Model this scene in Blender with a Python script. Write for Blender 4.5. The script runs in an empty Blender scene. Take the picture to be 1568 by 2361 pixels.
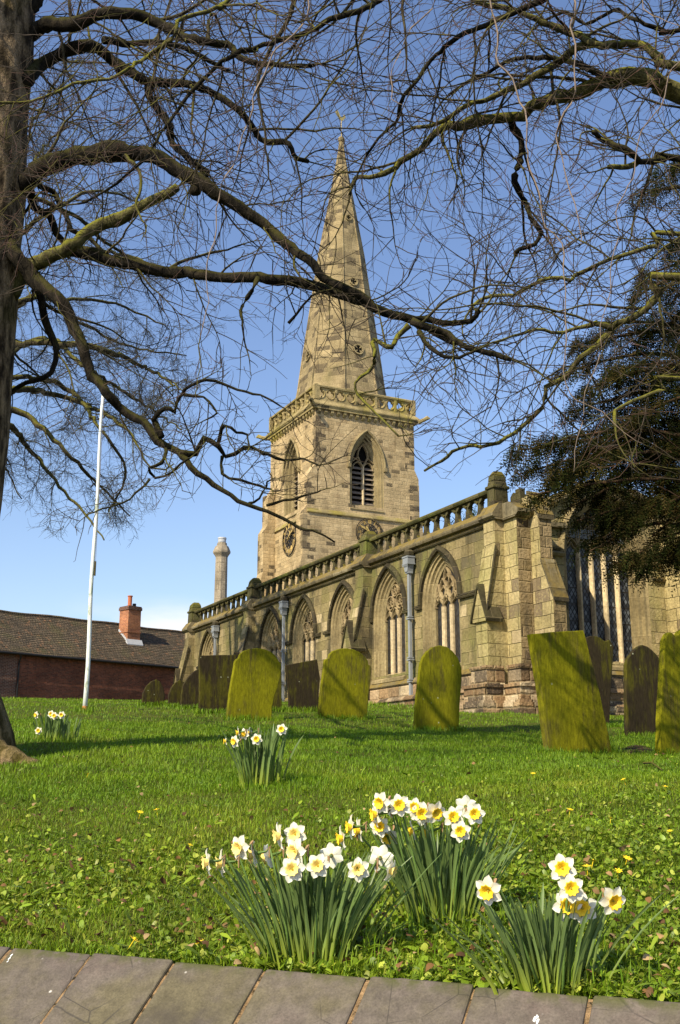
import bpy, math, random
import numpy as np
from mathutils import Vector, Matrix, noise as mnoise
R = math.radians
random.seed(7); rng = np.random.default_rng(7)
scene = bpy.context.scene
C = scene.collection

# ------------------------------------------------------------------ camera, sky, sun, exposure
EYE = 1.7
F_PX = 2447.0                                   # focal length for a frame 2361 units tall
TILT = math.atan2(609.0, F_PX)
cam_d = bpy.data.cameras.new('camera')
cam_d.sensor_fit = 'VERTICAL'; cam_d.sensor_height = 36.0; cam_d.sensor_width = 36.0
cam_d.lens = 36.0 * F_PX / 2361.0
cam_d.clip_start = 0.05; cam_d.clip_end = 3000
cam = bpy.data.objects.new('camera', cam_d); C.objects.link(cam)
cam.location = (0, 0, EYE); cam.rotation_euler = (R(90) + TILT, 0, 0)
scene.camera = cam

SUN_EL = R(39); SUN_AZ = (-0.60, -0.80)          # horizontal direction towards the sun
world = bpy.data.worlds.new('World'); scene.world = world; world.use_nodes = True
wn = world.node_tree; wn.nodes.clear()
sky = wn.nodes.new('ShaderNodeTexSky'); sky.sky_type = 'NISHITA'; sky.sun_disc = False
sky.sun_elevation = SUN_EL; sky.sun_rotation = math.atan2(SUN_AZ[0], SUN_AZ[1])
sky.altitude = 0; sky.air_density = 1.25; sky.dust_density = 0.6; sky.ozone_density = 2.2
bg = wn.nodes.new('ShaderNodeBackground'); bg.inputs[1].default_value = 0.10
wo = wn.nodes.new('ShaderNodeOutputWorld')
# one low bank of fair-weather cloud near the horizon
tc = wn.nodes.new('ShaderNodeTexCoord')
nz = wn.nodes.new('ShaderNodeTexNoise'); nz.inputs['Scale'].default_value = 9.0; nz.inputs['Detail'].default_value = 7
mp = wn.nodes.new('ShaderNodeMapping'); mp.inputs['Scale'].default_value = (1, 1, 3.2)
mp.inputs['Location'].default_value = (0.31, 0.12, 0.4)
wn.links.new(tc.outputs['Generated'], mp.inputs['Vector']); wn.links.new(mp.outputs[0], nz.inputs['Vector'])
sx = wn.nodes.new('ShaderNodeSeparateXYZ'); wn.links.new(tc.outputs['Generated'], sx.inputs[0])
mr = wn.nodes.new('ShaderNodeMapRange'); mr.inputs[1].default_value = 0.165; mr.inputs[2].default_value = 0.135
wn.links.new(sx.outputs[2], mr.inputs[0])
ad = wn.nodes.new('ShaderNodeMath'); ad.operation = 'ADD'; ad.inputs[1].default_value = 0.0
mrx = wn.nodes.new('ShaderNodeMapRange'); mrx.inputs[1].default_value = -0.26; mrx.inputs[2].default_value = -0.16
wn.links.new(sx.outputs[0], mrx.inputs[0])
mu0 = wn.nodes.new('ShaderNodeMath'); mu0.operation = 'MULTIPLY'
wn.links.new(mr.outputs[0], mu0.inputs[0]); wn.links.new(mrx.outputs[0], mu0.inputs[1])
mu = wn.nodes.new('ShaderNodeMath'); mu.operation = 'MULTIPLY_ADD'; mu.inputs[1].default_value = 0.42
wn.links.new(mu0.outputs[0], mu.inputs[0]); wn.links.new(nz.outputs[0], mu.inputs[2])
cr = wn.nodes.new('ShaderNodeMapRange'); cr.inputs[1].default_value = 0.56; cr.inputs[2].default_value = 0.80
cr.inputs[4].default_value = 1.0
wn.links.new(mu.outputs[0], cr.inputs[0])
mx = wn.nodes.new('ShaderNodeMixRGB'); mx.inputs[2].default_value = (7.2, 7.4, 7.7, 1)
mm = wn.nodes.new('ShaderNodeMath'); mm.operation = 'MULTIPLY'
wn.links.new(cr.outputs[0], mm.inputs[0]); wn.links.new(mu0.outputs[0], mm.inputs[1])
tint = wn.nodes.new('ShaderNodeMixRGB'); tint.blend_type = 'MULTIPLY'; tint.inputs[0].default_value = 1; tint.inputs[2].default_value = (1.10, 1.10, 1.26, 1)
wn.links.new(sky.outputs[0], tint.inputs[1])
wn.links.new(mm.outputs[0], mx.inputs[0]); wn.links.new(tint.outputs[0], mx.inputs[1])
wn.links.new(mx.outputs[0], bg.inputs[0]); wn.links.new(bg.outputs[0], wo.inputs[0])

sun_d = bpy.data.lights.new('sun', 'SUN'); sun_d.energy = 5.0; sun_d.angle = R(0.5); sun_d.color = (1.0, 0.89, 0.66)
sun = bpy.data.objects.new('sun', sun_d); C.objects.link(sun)
sdir = Vector((SUN_AZ[0] * math.cos(SUN_EL), SUN_AZ[1] * math.cos(SUN_EL), math.sin(SUN_EL)))
sun.rotation_euler = sdir.to_track_quat('Z', 'Y').to_euler()
sun.location = (-20, -25, 40)
scene.view_settings.view_transform = 'Standard'; scene.view_settings.look = 'None'
scene.view_settings.exposure = 0.52; scene.view_settings.gamma = 1

# ------------------------------------------------------------------ picture -> place
ct, st = math.cos(TILT), math.sin(TILT)
def ray(x, y):
    u = 1180.5 - y
    return np.array([x - 784.0, F_PX * ct - u * st, F_PX * st + u * ct])
def at(x, y, Y):                                 # the point seen at (x, y) that stands Y metres ahead
    r = ray(x, y); t = Y / r[1]
    return Vector((r[0] * t, Y, r[2] * t + EYE))
GY = [2.0, 3.35, 4.15, 5.5, 7.3, 9, 11, 14.5, 16, 19, 22, 25, 28, 37, 50, 60, 100, 160, 900]
GZ = [-.60, -.575, -.475, -.28, -.05, .12, .28, .55, .67, 1.0, 1.3, 1.5, 1.78, 2.4, 3.3, 3.9, 5.5, 6, 6]
def ground(X, Y):
    X = np.asarray(X, float); Y = np.asarray(Y, float)
    q = Y + .463 * X * np.clip(1 - (Y - 5.4) / 6, 0, 1)
    xs = np.clip((Y - 4) / 7, 0, 1) * np.clip((45 - Y) / 25, 0, 1)
    bumps = (.016 * np.sin(X * 3.1 + Y * 1.7) * np.sin(Y * 2.3 - X * .7) + .009 * np.sin(X * 7.3 - Y * 5.1) * np.sin(X * 2.9 + Y * 3.3)) * np.clip((Y - 3) / 2, 0, 1)
    return np.interp(q, GY, GZ) - .03 * np.clip(X, -25, 25) * xs + EYE + bumps
def gz(X, Y): return float(ground(X, Y))
def hit(x, y):                                   # where the sight line meets the lawn
    r = ray(x, y); r = r / r[1]
    Y = 2.9
    while Y < 90:
        if r[2] * Y + EYE <= gz(r[0] * Y, Y): break
        Y += .02
    return Vector((r[0] * Y, Y, gz(r[0] * Y, Y)))
def hit2(x, y):
    r = ray(x, y); r = r / r[1]; Y = 2.8
    prev = r[2] * Y + EYE - gz(r[0] * Y, Y)
    while Y < 90:
        d = r[2] * Y + EYE - gz(r[0] * Y, Y)
        if d <= 0: break
        Y += .02
    return Vector((r[0] * Y, Y, gz(r[0] * Y, Y)))

# ------------------------------------------------------------------ object helpers
def tag(o, label=None, cat=None, group=None, kind=None):
    if label: o['label'] = label
    if cat: o['category'] = cat
    if group: o['group'] = group
    if kind: o['kind'] = kind
    return o
def empty(name, loc, rz=0, **k):
    o = bpy.data.objects.new(name, None); C.objects.link(o)
    o.location = loc; o.rotation_euler = (0, 0, rz); o.empty_display_size = .2
    return tag(o, **k)
def local(root, p):                              # world point -> the thing's own frame
    d = Vector(p) - root.location; a = -root.rotation_euler.z
    return Vector((d.x * math.cos(a) - d.y * math.sin(a), d.x * math.sin(a) + d.y * math.cos(a), d.z))

class MB:
    def __init__(s): s.v = []; s.f = []; s.m = []
    def poly(s, pts, m=0):
        n = len(s.v); s.v += [tuple(p) for p in pts]; s.f.append(tuple(range(n, n + len(pts)))); s.m.append(m)
    def box(s, x0, x1, y0, y1, z0, z1, m=0):
        n = len(s.v)
        s.v += [(x0, y0, z0), (x1, y0, z0), (x1, y1, z0), (x0, y1, z0), (x0, y0, z1), (x1, y0, z1), (x1, y1, z1), (x0, y1, z1)]
        for q in ((0, 3, 2, 1), (4, 5, 6, 7), (0, 1, 5, 4), (1, 2, 6, 5), (2, 3, 7, 6), (3, 0, 4, 7)):
            s.f.append(tuple(n + i for i in q)); s.m.append(m)
    def prism(s, pts, f0, f1, m=0):              # polygon pts mapped by f0 and f1 to 3D, closed
        a = [f0(*p) for p in pts]; b = [f1(*p) for p in pts]; k = len(pts); n = len(s.v)
        s.v += [tuple(p) for p in a] + [tuple(p) for p in b]
        s.f.append(tuple(range(n + k - 1, n - 1, -1))); s.m.append(m)
        s.f.append(tuple(range(n + k, n + 2 * k))); s.m.append(m)
        for i in range(k):
            j = (i + 1) % k; s.f.append((n + i, n + j, n + k + j, n + k + i)); s.m.append(m)
    def loft(s, rings, close=False, cap=False, m=0):
        n = len(s.v); k = len(rings[0])
        for r in rings: s.v += [tuple(p) for p in r]
        for i in range(len(rings) - 1):
            for j in range(k if close else k - 1):
                a = n + i * k + j; b = n + i * k + (j + 1) % k
                s.f.append((a, b, b + k, a + k)); s.m.append(m)
        if cap:
            s.f.append(tuple(n + j for j in range(k - 1, -1, -1))); s.m.append(m)
            e = n + (len(rings) - 1) * k; s.f.append(tuple(e + j for j in range(k))); s.m.append(m)
    def tube(s, pts, rad, n=8, m=0, cap=True):
        pts = [Vector(p) for p in pts]; rings = []
        for i, p in enumerate(pts):
            t = (pts[min(i + 1, len(pts) - 1)] - pts[max(i - 1, 0)]).normalized()
            a = t.cross(Vector((0.13, .31, .94))); 
            if a.length < .2: a = t.cross(Vector((1, 0, 0)))
            a.normalize(); b = t.cross(a)
            r = rad[i] if hasattr(rad, '__len__') else rad
            rings.append([p + (a * math.cos(2 * math.pi * j / n) + b * math.sin(2 * math.pi * j / n)) * r for j in range(n)])
        s.loft(rings, True, cap, m)
    def lathe(s, prof, c, n=12, m=0, phase=0):
        rings = [[(c[0] + r * math.cos(phase + 2 * math.pi * j / n), c[1] + r * math.sin(phase + 2 * math.pi * j / n), c[2] + z) for j in range(n)] for r, z in prof]
        s.loft(rings, True, True, m)
    def build(s, name, mats, parent=None, smooth=False, bevel=0):
        me = bpy.data.meshes.new(name); me.from_pydata(s.v, [], s.f)
        mats = mats if isinstance(mats, (list, tuple)) else [mats]
        for m in mats: me.materials.append(m)
        me.polygons.foreach_set('material_index', s.m)
        finish(me, smooth)
        o = bpy.data.objects.new(name, me); C.objects.link(o)
        if parent is not None: o.parent = parent
        if bevel:
            b = o.modifiers.new('bevel', 'BEVEL'); b.width = bevel; b.segments = 2; b.limit_method = 'ANGLE'; b.angle_limit = R(40)
        return o
def finish(me, smooth):
    """metre-true box mapping: u runs along the wall, v is height"""
    me.update()
    uv = me.uv_layers.new(name='UVMap')
    nl = len(me.loops); co = np.empty(len(me.vertices) * 3); me.vertices.foreach_get('co', co); co = co.reshape(-1, 3)
    li = np.empty(nl, int); me.loops.foreach_get('vertex_index', li)
    npoly = len(me.polygons); nor = np.empty(npoly * 3); me.polygons.foreach_get('normal', nor); nor = nor.reshape(-1, 3)
    lt = np.empty(npoly, int); me.polygons.foreach_get('loop_total', lt)
    ln = np.repeat(nor, lt, axis=0); p = co[li]
    ax = np.abs(ln); u = np.where((ax[:, 0] > ax[:, 1]), p[:, 1] + 3.37, p[:, 0]); v = p[:, 2].copy()
    top = ax[:, 2] > .75
    u = np.where(top, p[:, 0], u); v = np.where(top, p[:, 1], v)
    out = np.stack([u, v], 1).ravel(); uv.data.foreach_set('uv', out)
    if smooth: me.polygons.foreach_set('use_smooth', np.ones(npoly, bool))
    me.update()

def big_mesh(name, v, faces_flat, loop_tot, mat, parent=None, col=None, smooth=False):
    """numpy arrays straight into a mesh"""
    me = bpy.data.meshes.new(name); v = np.asarray(v, np.float32)
    me.vertices.add(len(v)); me.vertices.foreach_set('co', v.ravel())
    faces_flat = np.asarray(faces_flat, np.int32); loop_tot = np.asarray(loop_tot, np.int32)
    me.loops.add(len(faces_flat)); me.loops.foreach_set('vertex_index', faces_flat)
    ls = np.concatenate([[0], np.cumsum(loop_tot)[:-1]]).astype(np.int32)
    me.polygons.add(len(loop_tot)); me.polygons.foreach_set('loop_start', ls); me.polygons.foreach_set('loop_total', loop_tot)
    if smooth: me.polygons.foreach_set('use_smooth', np.ones(len(loop_tot), bool))
    me.update(calc_edges=True)
    if col is not None:
        a = me.color_attributes.new('tint', 'FLOAT_COLOR', 'POINT')
        c = np.ones((len(v), 4), np.float32); c[:, :3] = col; a.data.foreach_set('color', c.ravel())
    me.materials.append(mat)
    o = bpy.data.objects.new(name, me); C.objects.link(o)
    if parent is not None: o.parent = parent
    return o

# ------------------------------------------------------------------ materials
class N:
    def __init__(s, name):
        s.mat = bpy.data.materials.new(name); s.mat.use_nodes = True
        s.t = s.mat.node_tree; s.t.nodes.clear()
        s.o = s.t.nodes.new('ShaderNodeOutputMaterial'); s.b = s.t.nodes.new('ShaderNodeBsdfPrincipled')
        s.t.links.new(s.b.outputs[0], s.o.inputs[0]); s.tc = s.t.nodes.new('ShaderNodeTexCoord')
        s.obj = s.tc.outputs['Object']; s.uv = s.tc.outputs['UV']
    def put(s, sock, v):
        if v is None: return
        if hasattr(v, 'links') or hasattr(v, 'is_linked'): s.t.links.new(v, sock)
        elif isinstance(v, (int, float)) and sock.type == 'RGBA': sock.default_value = (v, v, v, 1)
        elif isinstance(v, (tuple, list)) and len(v) == 3 and sock.type == 'RGBA': sock.default_value = (*v, 1)
        else: sock.default_value = v
    def math(s, op, a, b=None, c=None, clamp=False):
        n = s.t.nodes.new('ShaderNodeMath'); n.operation = op; n.use_clamp = clamp
        for i, x in enumerate((a, b, c)): s.put(n.inputs[i], x)
        return n.outputs[0]
    def noise(s, scale, detail=4, vec=None, rough=.55, out=0, dist=0):
        n = s.t.nodes.new('ShaderNodeTexNoise'); n.inputs['Scale'].default_value = scale; n.inputs['Detail'].default_value = detail
        n.inputs['Roughness'].default_value = rough; n.inputs['Distortion'].default_value = dist
        s.put(n.inputs['Vector'], vec or s.obj); return n.outputs[out]
    def voro(s, scale, vec=None, out=0, feature='F1'):
        n = s.t.nodes.new('ShaderNodeTexVoronoi'); n.feature = feature; n.inputs['Scale'].default_value = scale
        s.put(n.inputs['Vector'], vec or s.obj); return n.outputs[out]
    def mapv(s, scale=(1, 1, 1), loc=(0, 0, 0), vec=None, rot=(0, 0, 0)):
        n = s.t.nodes.new('ShaderNodeMapping'); n.inputs['Scale'].default_value = scale; n.inputs['Location'].default_value = loc
        n.inputs['Rotation'].default_value = rot
        s.put(n.inputs['Vector'], vec or s.obj); return n.outputs[0]
    def ramp(s, fac, stops, const=False):
        n = s.t.nodes.new('ShaderNodeValToRGB'); s.put(n.inputs[0], fac); e = n.color_ramp.elements
        if const: n.color_ramp.interpolation = 'CONSTANT'
        while len(e) < len(stops): e.new(.5)
        for i, (p, c) in enumerate(stops):
            e[i].position = p; e[i].color = (*c, 1) if isinstance(c, (tuple, list)) else (c, c, c, 1)
        return n.outputs[0]
    def sm(s, x, a, b, lo=0., hi=1.):
        n = s.t.nodes.new('ShaderNodeMapRange'); n.interpolation_type = 'SMOOTHSTEP'; s.put(n.inputs[0], x)
        n.inputs[1].default_value = a; n.inputs[2].default_value = b; n.inputs[3].default_value = lo; n.inputs[4].default_value = hi
        return n.outputs[0]
    def mix(s, fac, a, b, mode='MIX'):
        n = s.t.nodes.new('ShaderNodeMixRGB'); n.blend_type = mode
        s.put(n.inputs[0], fac); s.put(n.inputs[1], a); s.put(n.inputs[2], b); return n.outputs[0]
    def sep(s, v):
        n = s.t.nodes.new('ShaderNodeSeparateXYZ'); s.put(n.inputs[0], v); return n.outputs
    def comb(s, x, y, z=0.):
        n = s.t.nodes.new('ShaderNodeCombineXYZ')
        for i, q in enumerate((x, y, z)): s.put(n.inputs[i], q)
        return n.outputs[0]
    def wnoise(s, vec):
        n = s.t.nodes.new('ShaderNodeTexWhiteNoise'); n.noise_dimensions = '3D'; s.put(n.inputs[0], vec); return n.outputs
    def normal(s):
        n = s.t.nodes.new('ShaderNodeNewGeometry'); return n.outputs['Normal']
    def attr(s, name):
        n = s.t.nodes.new('ShaderNodeAttribute'); n.attribute_name = name; return n.outputs['Color']
    def objrand(s):
        n = s.t.nodes.new('ShaderNodeObjectInfo'); return n.outputs['Random']
    def bump(s, h, strength=.5, dist=.02):
        n = s.t.nodes.new('ShaderNodeBump'); n.inputs['Strength'].default_value = strength; n.inputs['Distance'].default_value = dist
        s.put(n.inputs['Height'], h); return n.outputs[0]
    def out(s, col, rough=.9, nrm=None, spec=.25, trans=None):
        s.put(s.b.inputs['Base Color'], col); s.put(s.b.inputs['Roughness'], rough)
        s.b.inputs['Specular IOR Level'].default_value = spec
        if nrm is not None: s.put(s.b.inputs['Normal'], nrm)
        if trans:                                # thin leaves and petals let light through
            tr = s.t.nodes.new('ShaderNodeBsdfTranslucent'); s.put(tr.inputs[0], col)
            ms = s.t.nodes.new('ShaderNodeMixShader'); ms.inputs[0].default_value = trans
            s.t.links.new(s.b.outputs[0], ms.inputs[1]); s.t.links.new(tr.outputs[0], ms.inputs[2]); s.t.links.new(ms.outputs[0], s.o.inputs[0])
        return s.mat
    def blocks(s, bw, bh, mort, wob=.022):
        """coursed masonry from metre UVs: random tone triple per block, joint mask"""
        w = s.noise(5, 2, s.uv, out=1)
        vec = s.t.nodes.new('ShaderNodeVectorMath'); vec.operation = 'MULTIPLY_ADD'
        s.put(vec.inputs[0], w); vec.inputs[1].default_value = (wob * 2, wob * 2, 0); s.put(vec.inputs[2], s.uv)
        p = s.sep(vec.outputs[0])
        vv = s.math('DIVIDE', p[1], bh); row = s.math('FLOOR', vv)
        rr = s.wnoise(s.comb(row, 3.7, 1.3)); r3 = s.sep(rr[1])
        bwr = s.math('MULTIPLY_ADD', r3[0], bw * .7, bw * .65)
        uu = s.math('MULTIPLY_ADD', r3[1], 9.3, s.math('DIVIDE', p[0], bwr)); col = s.math('FLOOR', uu)
        fu = s.math('MULTIPLY', s.math('FRACT', uu), bwr); fv = s.math('MULTIPLY', s.math('FRACT', vv), bh)
        e = s.math('MINIMUM', s.math('MINIMUM', fu, s.math('SUBTRACT', bwr, fu)), s.math('MINIMUM', fv, s.math('SUBTRACT', bh, fv)))
        joint = s.sm(e, mort * .5, mort * 1.6, 1, 0)
        cell = s.wnoise(s.comb(col, row, .5))
        return cell[0], s.sep(cell[1]), joint, e

def stone(name, tones, bw=.5, bh=.27, mort=.007, mortar=(.33, .27, .17), dark=.1, darkcol=(.045, .036, .025), green=.3, greencol=(.15, .15, .045),
          grime=.3, grimecol=(.06, .05, .035), rough=.92, bump=.6, pits=1.0, topmoss=None, yel=.85):
    warm = lambda c: (c[0] * 1.0, c[1] * .97, c[2] * yel)
    tones = [warm(t) for t in tones]; mortar = warm(mortar)
    n = N(name); r, c3, joint, e = n.blocks(bw, bh, mort)
    base = n.ramp(r, [(i / (len(tones) - 1), t) for i, t in enumerate(tones)])
    k = n.noise(1.1, 5); k2 = n.noise(14, 5); k3 = n.noise(60, 3)
    base = n.mix(1, base, n.ramp(k2, [(.25, .66), (.75, 1.26)]), 'MULTIPLY'); base = n.mix(1, base, n.ramp(k, [(.30, .66), (.70, 1.24)]), 'MULTIPLY')
    base = n.mix(.5, base, n.ramp(k3, [(.25, .75), (.75, 1.22)]), 'MULTIPLY')
    dk = n.math('MULTIPLY', n.sm(c3[1], 1 - dark * 1.4, 1 - dark * .6), n.sm(k2, .32, .5))
    base = n.mix(n.math('MULTIPLY', dk, .85), base, darkcol)
    base = n.mix(n.math('MULTIPLY', joint, .5), base, mortar)
    g = n.noise(.65, 6, n.mapv((1, 1, .6), (4, 2, 7)), .62)
    base = n.mix(n.math('MULTIPLY', n.sm(g, .62 - green * .3, .82 - green * .3), min(1, green * 1.6)), base, n.mix(k2, greencol, tuple(min(1, x * 1.5) for x in greencol)))
    s_ = n.noise(.9, 7, n.mapv((1.6, 1.6, .5), (9, 1, 3)), .66)
    base = n.mix(n.math('MULTIPLY', n.sm(s_, .66 - grime * .3, .80 - grime * .25), min(.9, grime * 1.7)), base, grimecol)
    rs = n.noise(3.2, 5, n.mapv((1.6, 1.6, .10), (2, 5, 1)), .6)
    base = n.mix(n.sm(rs, .54, .74, 0, min(.75, .25 + grime)), base, n.mix(1, base, (.42, .38, .30), 'MULTIPLY'))
    if topmoss:
        nz_ = n.sep(n.normal())[2]
        m_ = n.math('MULTIPLY', n.sm(nz_, .05, .6), n.sm(n.noise(5, 5), .3, .6))
        base = n.mix(m_, base, n.mix(n.noise(7, 4), topmoss[0], topmoss[1]))
    h = n.math('ADD', n.math('MULTIPLY', n.sm(e, 0, mort * 3.2), .9), n.math('MULTIPLY', k2, .7 * pits))
    h = n.math('ADD', h, n.math('MULTIPLY', c3[2], .5)); h = n.math('ADD', h, n.math('MULTIPLY', k3, .25 * pits))
    return n.out(base, rough, n.bump(h, bump, .03), .15)

M = {}
M['tower'] = stone('tower_sandstone', [(.36, .27, .165), (.45, .345, .21), (.40, .31, .19), (.50, .39, .245), (.42, .32, .19)], .42, .21, dark=.04, green=.04, grime=.20, grimecol=(.19, .15, .09), yel=.86)
M['spire'] = stone('spire_sandstone', [(.24, .19, .12), (.31, .25, .155), (.27, .215, .13), (.35, .28, .175)], .50, .29, dark=.24, darkcol=(.075, .058, .038), green=.25, greencol=(.15, .135, .05), grime=.22, grimecol=(.11, .09, .05), yel=.84)
M['quoin'] = stone('quoin_sandstone', [(.16, .125, .085), (.36, .28, .175), (.24, .19, .125), (.40, .31, .195)], .42, .30, dark=.34, darkcol=(.045, .034, .026), green=.08, grime=.35)
M['aisle'] = stone('aisle_sandstone', [(.20, .165, .085), (.26, .215, .115), (.16, .135, .07), (.31, .25, .145), (.21, .18, .085), (.17, .145, .08), (.24, .195, .11), (.50, .41, .27)], .55, .30, mort=.005, mortar=(.20, .17, .10), dark=.10, darkcol=(.10, .085, .05), green=.50, greencol=(.125, .125, .035), grime=.50, grimecol=(.062, .052, .032))
M['east'] = stone('east_wall_sandstone', [(.36, .30, .165), (.42, .35, .20), (.32, .27, .14), (.50, .41, .26)], .52, .30, mort=.005, mortar=(.27, .22, .13), dark=.12, darkcol=(.16, .12, .08), green=.40, greencol=(.20, .185, .06), grime=.30, grimecol=(.13, .10, .06), bump=1.0)
M['rough'] = stone('weathered_rough_sandstone', [(.26, .20, .125), (.34, .26, .16), (.20, .155, .09), (.40, .31, .20)], .40, .26, dark=.16, darkcol=(.07, .05, .035), green=.22, greencol=(.17, .15, .05), grime=.38, bump=1.0, pits=1.8)
M['plinth'] = stone('plinth_sandstone', [(.30, .20, .12), (.40, .29, .185), (.22, .145, .09), (.55, .45, .33), (.33, .23, .15)], .46, .30, mort=.014, dark=.30, darkcol=(.05, .04, .032), green=.04, grime=.42, grimecol=(.05, .04, .03), bump=1.0, pits=1.8)
M['trim'] = stone('dressed_sandstone', [(.21, .17, .10), (.29, .235, .14), (.25, .205, .12)], .6, .5, .004, dark=.03, green=.06, greencol=(.22, .20, .08), grime=.26, grimecol=(.12, .095, .06), bump=.4)
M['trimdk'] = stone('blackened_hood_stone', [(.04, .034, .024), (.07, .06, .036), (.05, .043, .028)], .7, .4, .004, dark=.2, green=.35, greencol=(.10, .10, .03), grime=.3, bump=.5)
M['mullion'] = stone('pale_mullion_stone', [(.55, .45, .31), (.62, .51, .36), (.58, .48, .34)], .5, .7, .004, mortar=(.4, .32, .2), dark=.02, green=.05, grime=.10, grimecol=(.3, .24, .16), bump=.3)
M['tracery'] = stone('tracery_stone', [(.26, .20, .125), (.35, .28, .175), (.30, .235, .15)], .4, .4, .004, dark=.05, green=.10, grime=.30, grimecol=(.12, .095, .06), bump=.3)
M['parapet'] = stone('mossy_parapet_stone', [(.06, .058, .025), (.09, .086, .036), (.05, .047, .026), (.125, .112, .058)], .6, .5, .004, dark=.15, green=.5, greencol=(.105, .12, .022), grime=.35, grimecol=(.035, .033, .02), bump=.8, topmoss=((.095, .10, .015), (.17, .12, .024)))
M['coping'] = stone('lichened_cornice_stone', [(.145, .122, .08), (.20, .17, .115), (.12, .10, .065), (.28, .245, .175)], .8, .6, .005, dark=.15, green=.2, greencol=(.14, .13, .03), grime=.45, grimecol=(.05, .045, .03), bump=.7, topmoss=((.13, .11, .05), (.25, .165, .03)))
M['cornice'] = stone('tower_cornice_stone', [(.27, .22, .12), (.36, .29, .16), (.23, .19, .10)], .7, .3, .005, dark=.08, green=.55, greencol=(.22, .18, .04), grime=.2, bump=.6)

def simple(name, col, rough=.6, var=.25, scale=6, spec=.3, metal=0, bump=.15, dirt=None):
    n = N(name); k = n.noise(scale, 5); k2 = n.noise(scale * 9, 3)
    c = n.mix(1, col, n.ramp(k, [(.25, 1 - var), (.75, 1 + var)]), 'MULTIPLY')
    c = n.mix(.6, c, n.ramp(k2, [(.3, 1 - var * .6), (.7, 1 + var * .6)]), 'MULTIPLY')
    if dirt: c = n.mix(n.sm(n.noise(scale * 1.7, 7, n.mapv((1, 1, .35), (3, 1, 2)), .7), dirt[1], dirt[1] + .15), c, dirt[0])
    n.b.inputs['Metallic'].default_value = metal
    return n.out(c, rough, n.bump(n.math('ADD', k, k2), bump, .01), spec)
M['lead'] = simple('grey_painted_iron', (.235, .25, .265), .5, .12, 4, .4, dirt=((.16, .16, .16), .62))
M['lead_roof'] = simple('lead_roofing', (.16, .17, .18), .6, .2, 1)
M['black'] = simple('black_paint', (.012, .012, .013), .55, .2, 8, .3)
M['gold'] = simple('gilding', (.55, .38, .11), .4, .15, 10, .5, .35)
M['gold2'] = simple('weathercock_gilding', (.9, .62, .18), .3, .1, 10, .5, .6)
M['pole'] = simple('flaking_white_paint', (.70, .73, .70), .6, .10, 3, .3, dirt=((.22, .28, .17), .52))
M['collar'] = simple('orange_base_band', (.45, .20, .05), .7)
M['louvre'] = simple('weathered_louvre_board', (.17, .135, .10), .8, .3, 7)
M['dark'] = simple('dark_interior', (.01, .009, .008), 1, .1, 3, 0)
M['slab'] = stone('stone_chimney', [(.30, .26, .185), (.36, .31, .22), (.27, .23, .16)], .5, .42, .006, mortar=(.2, .17, .12), dark=.03, green=.1, grime=.25, yel=1)
M['terracotta'] = simple('terracotta_pot', (.42, .13, .06), .8)
M['flash'] = simple('lead_flashing', (.42, .43, .45), .5, .1)
M['gutter'] = simple('black_gutter', (.014, .013, .013), .5)
M['pave'] = simple('street_asphalt', (.055, .055, .055), .9, .2, 12)

def glass(name, size, bars, pane, lead, th, barz=None):
    n = N(name); p = n.sep(n.uv)
    a = n.math('ADD', n.math('DIVIDE', p[0], size), n.math('DIVIDE', p[1], size * 1.55)); b = n.math('SUBTRACT', n.math('DIVIDE', p[0], size), n.math('DIVIDE', p[1], size * 1.55))
    def line(x): return n.math('ABSOLUTE', n.math('SUBTRACT', n.math('FRACT', x), .5))
    l = n.math('MAXIMUM', line(a), line(b)); m = n.sm(l, .5 - th, .5 - th * .6)
    cell = n.wnoise(n.comb(n.math('FLOOR', a), n.math('FLOOR', b), 1.))
    col = n.mix(n.sm(cell[0], .2, 1), pane[0], pane[1])
    col = n.mix(m, col, lead)
    if bars:
        q = n.math('ABSOLUTE', n.math('SUBTRACT', n.math('FRACT', n.math('DIVIDE', p[1], bars)), .5))
        col = n.mix(n.sm(q, .5 - .055, .5 - .035), col, (.022, .018, .014))
    rough = n.mix(m, .32, .7)
    tilt = n.bump(n.math('MULTIPLY', cell[0], .4), .25, .02)
    return n.out(col, rough, tilt, .28)
M['glass'] = glass('leaded_dark_glass', .085, .50, ((.008, .008, .009), (.03, .03, .032)), (.055, .048, .04), .075)
M['glass_east'] = glass('leaded_grey_glass', .12, .42, ((.03, .034, .04), (.15, .165, .18)), (.004, .004, .004), .13)

def brickmat(name, c1, c2, mortar, bw=.225, bh=.075):
    n = N(name); t = n.t.nodes.new('ShaderNodeTexBrick'); n.put(t.inputs['Vector'], n.uv)
    t.inputs['Scale'].default_value = 1; t.inputs['Brick Width'].default_value = bw; t.inputs['Row Height'].default_value = bh
    t.inputs['Mortar Size'].default_value = .008; t.inputs['Bias'].default_value = 0
    n.put(t.inputs['Color1'], c1); n.put(t.inputs['Color2'], c2); n.put(t.inputs['Mortar'], mortar)
    k = n.noise(.55, 5); k2 = n.noise(9, 4)
    c = n.mix(1, t.outputs[0], n.ramp(k, [(.3, .55), (.7, 1.2)]), 'MULTIPLY'); c = n.mix(1, c, n.ramp(k2, [(.25, .7), (.75, 1.3)]), 'MULTIPLY')
    return n.out(c, .9, n.bump(n.math('ADD', t.outputs[1], k2), -.4, .01), .2)
M['brick'] = brickmat('old_red_brick', (.24, .075, .04), (.12, .042, .028), (.14, .10, .075))
M['brick_pale'] = brickmat('old_brown_brick', (.16, .06, .035), (.09, .04, .03), (.26, .21, .17))
M['brick_chim'] = brickmat('orange_stack_brick', (.46, .17, .07), (.30, .10, .05), (.36, .26, .17))
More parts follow.
